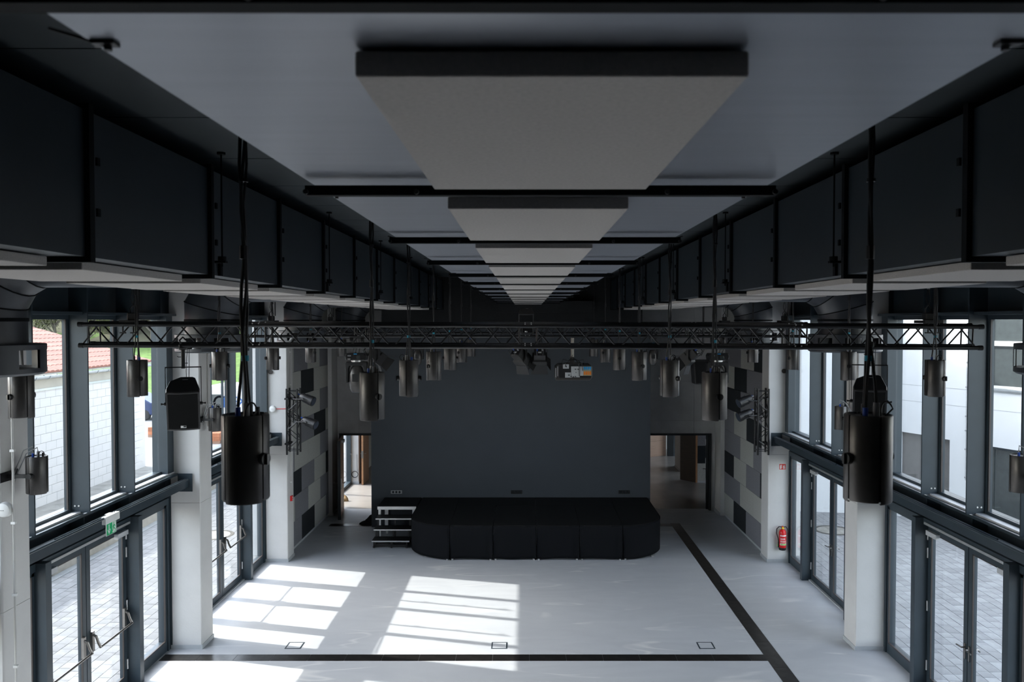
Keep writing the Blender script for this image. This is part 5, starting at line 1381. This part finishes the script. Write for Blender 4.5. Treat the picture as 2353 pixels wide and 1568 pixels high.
shell('ground_forest', MB().add(fv, ff), 'forest_floor', smooth=True)
def hill_z(y): return -.02 + max(0, (y-60)*.23)
def tree_mesh(seed, leafmat, nleaf, h):
    rnd = random.Random(seed); tr = MB(); tips = []
    def grow(p, d, L, r, lev):
        q = p + d*L; mid = (p+q)/2 + Vector((rnd.uniform(-1, 1), rnd.uniform(-1, 1), 0))*L*.05
        tr.tube([p, mid, q], r, 5, False, [r, r*.8, r*.6])
        if lev >= 2: tips.append((p, q))
        if lev == 4: return
        for _ in range(3 if lev < 3 else 2):
            nd = (d + Vector((rnd.uniform(-1, 1), rnd.uniform(-1, 1), rnd.uniform(-.2, .5)))*.75).normalized()
            grow(q - d*L*rnd.uniform(0, .35), nd, L*rnd.uniform(.55, .78), r*.55, lev+1)
    grow(Vector((0, 0, 0)), Vector((0, 0, 1)), h*.20, h*.014, 0)
    for _ in range(5): grow(Vector((0, 0, h*rnd.uniform(.05, .2))), Vector((rnd.uniform(-1, 1), rnd.uniform(-1, 1), .9)).normalized(), h*.16, h*.008, 1)
    lv = []; lf_ = []
    for _ in range(nleaf):
        p, q = rnd.choice(tips); c = p.lerp(q, rnd.random()) + Vector((rnd.gauss(0, .3), rnd.gauss(0, .3), rnd.gauss(0, .3)))
        a = Vector((rnd.gauss(0, 1), rnd.gauss(0, 1), rnd.gauss(0, 1))).normalized(); bb = a.orthogonal().normalized(); s = rnd.uniform(.05, .11)
        o = len(lv); lv += [c-a*s, c+bb*s*.6, c+a*s, c-bb*s*.6]; lf_.append((o, o+1, o+2, o+3))
    return tr, MB().add(lv, lf_)
protos = []
KT = [('leaf', 5200, 11, 'yellow green budding tree in the woods on the hillside'), ('leaf_dry', 3200, 12, 'bare grey brown tree in the woods on the hillside'), ('leaf', 6000, 9, 'bushy green tree in the woods on the hillside')]
for k, (lm, nl, h, lb) in enumerate(KT):
    tr, lv = tree_mesh(20+k, lm, nl, h)
    protos.append((tr, lv, lm, lb))
roots = [None]*3; rnd = random.Random(9)
spots = []
for i in range(46):
    y = rnd.uniform(80, 112); px = rnd.uniform(-60, 660); x = (px-1209.5)*y/F; spots.append((x, y))
for i in range(16):
    y = rnd.uniform(74, 80); px = 50 + 36*i + rnd.uniform(-12, 12); spots.append(((px-1209.5)*y/F, y))
for i, (x, y) in enumerate(spots):
    k = i % 3; tr, lv, lm, lb = protos[k]; z = hill_z(y)-.15
    if roots[k] is None:
        t = thing('woodland_tree', lb, 'tree', (0, 0, 0), 'trees on the hillside'); build('trunk', tr, 'bark', t, True, True); c_ = build('foliage', lv, lm, t, False, True); c_['kind'] = 'stuff'; roots[k] = t; t.location = (x, y, z); t.rotation_euler = (0, 0, rnd.uniform(0, 6))
    else: dup(roots[k], (x, y, z), (0, 0, rnd.uniform(0, 6)))
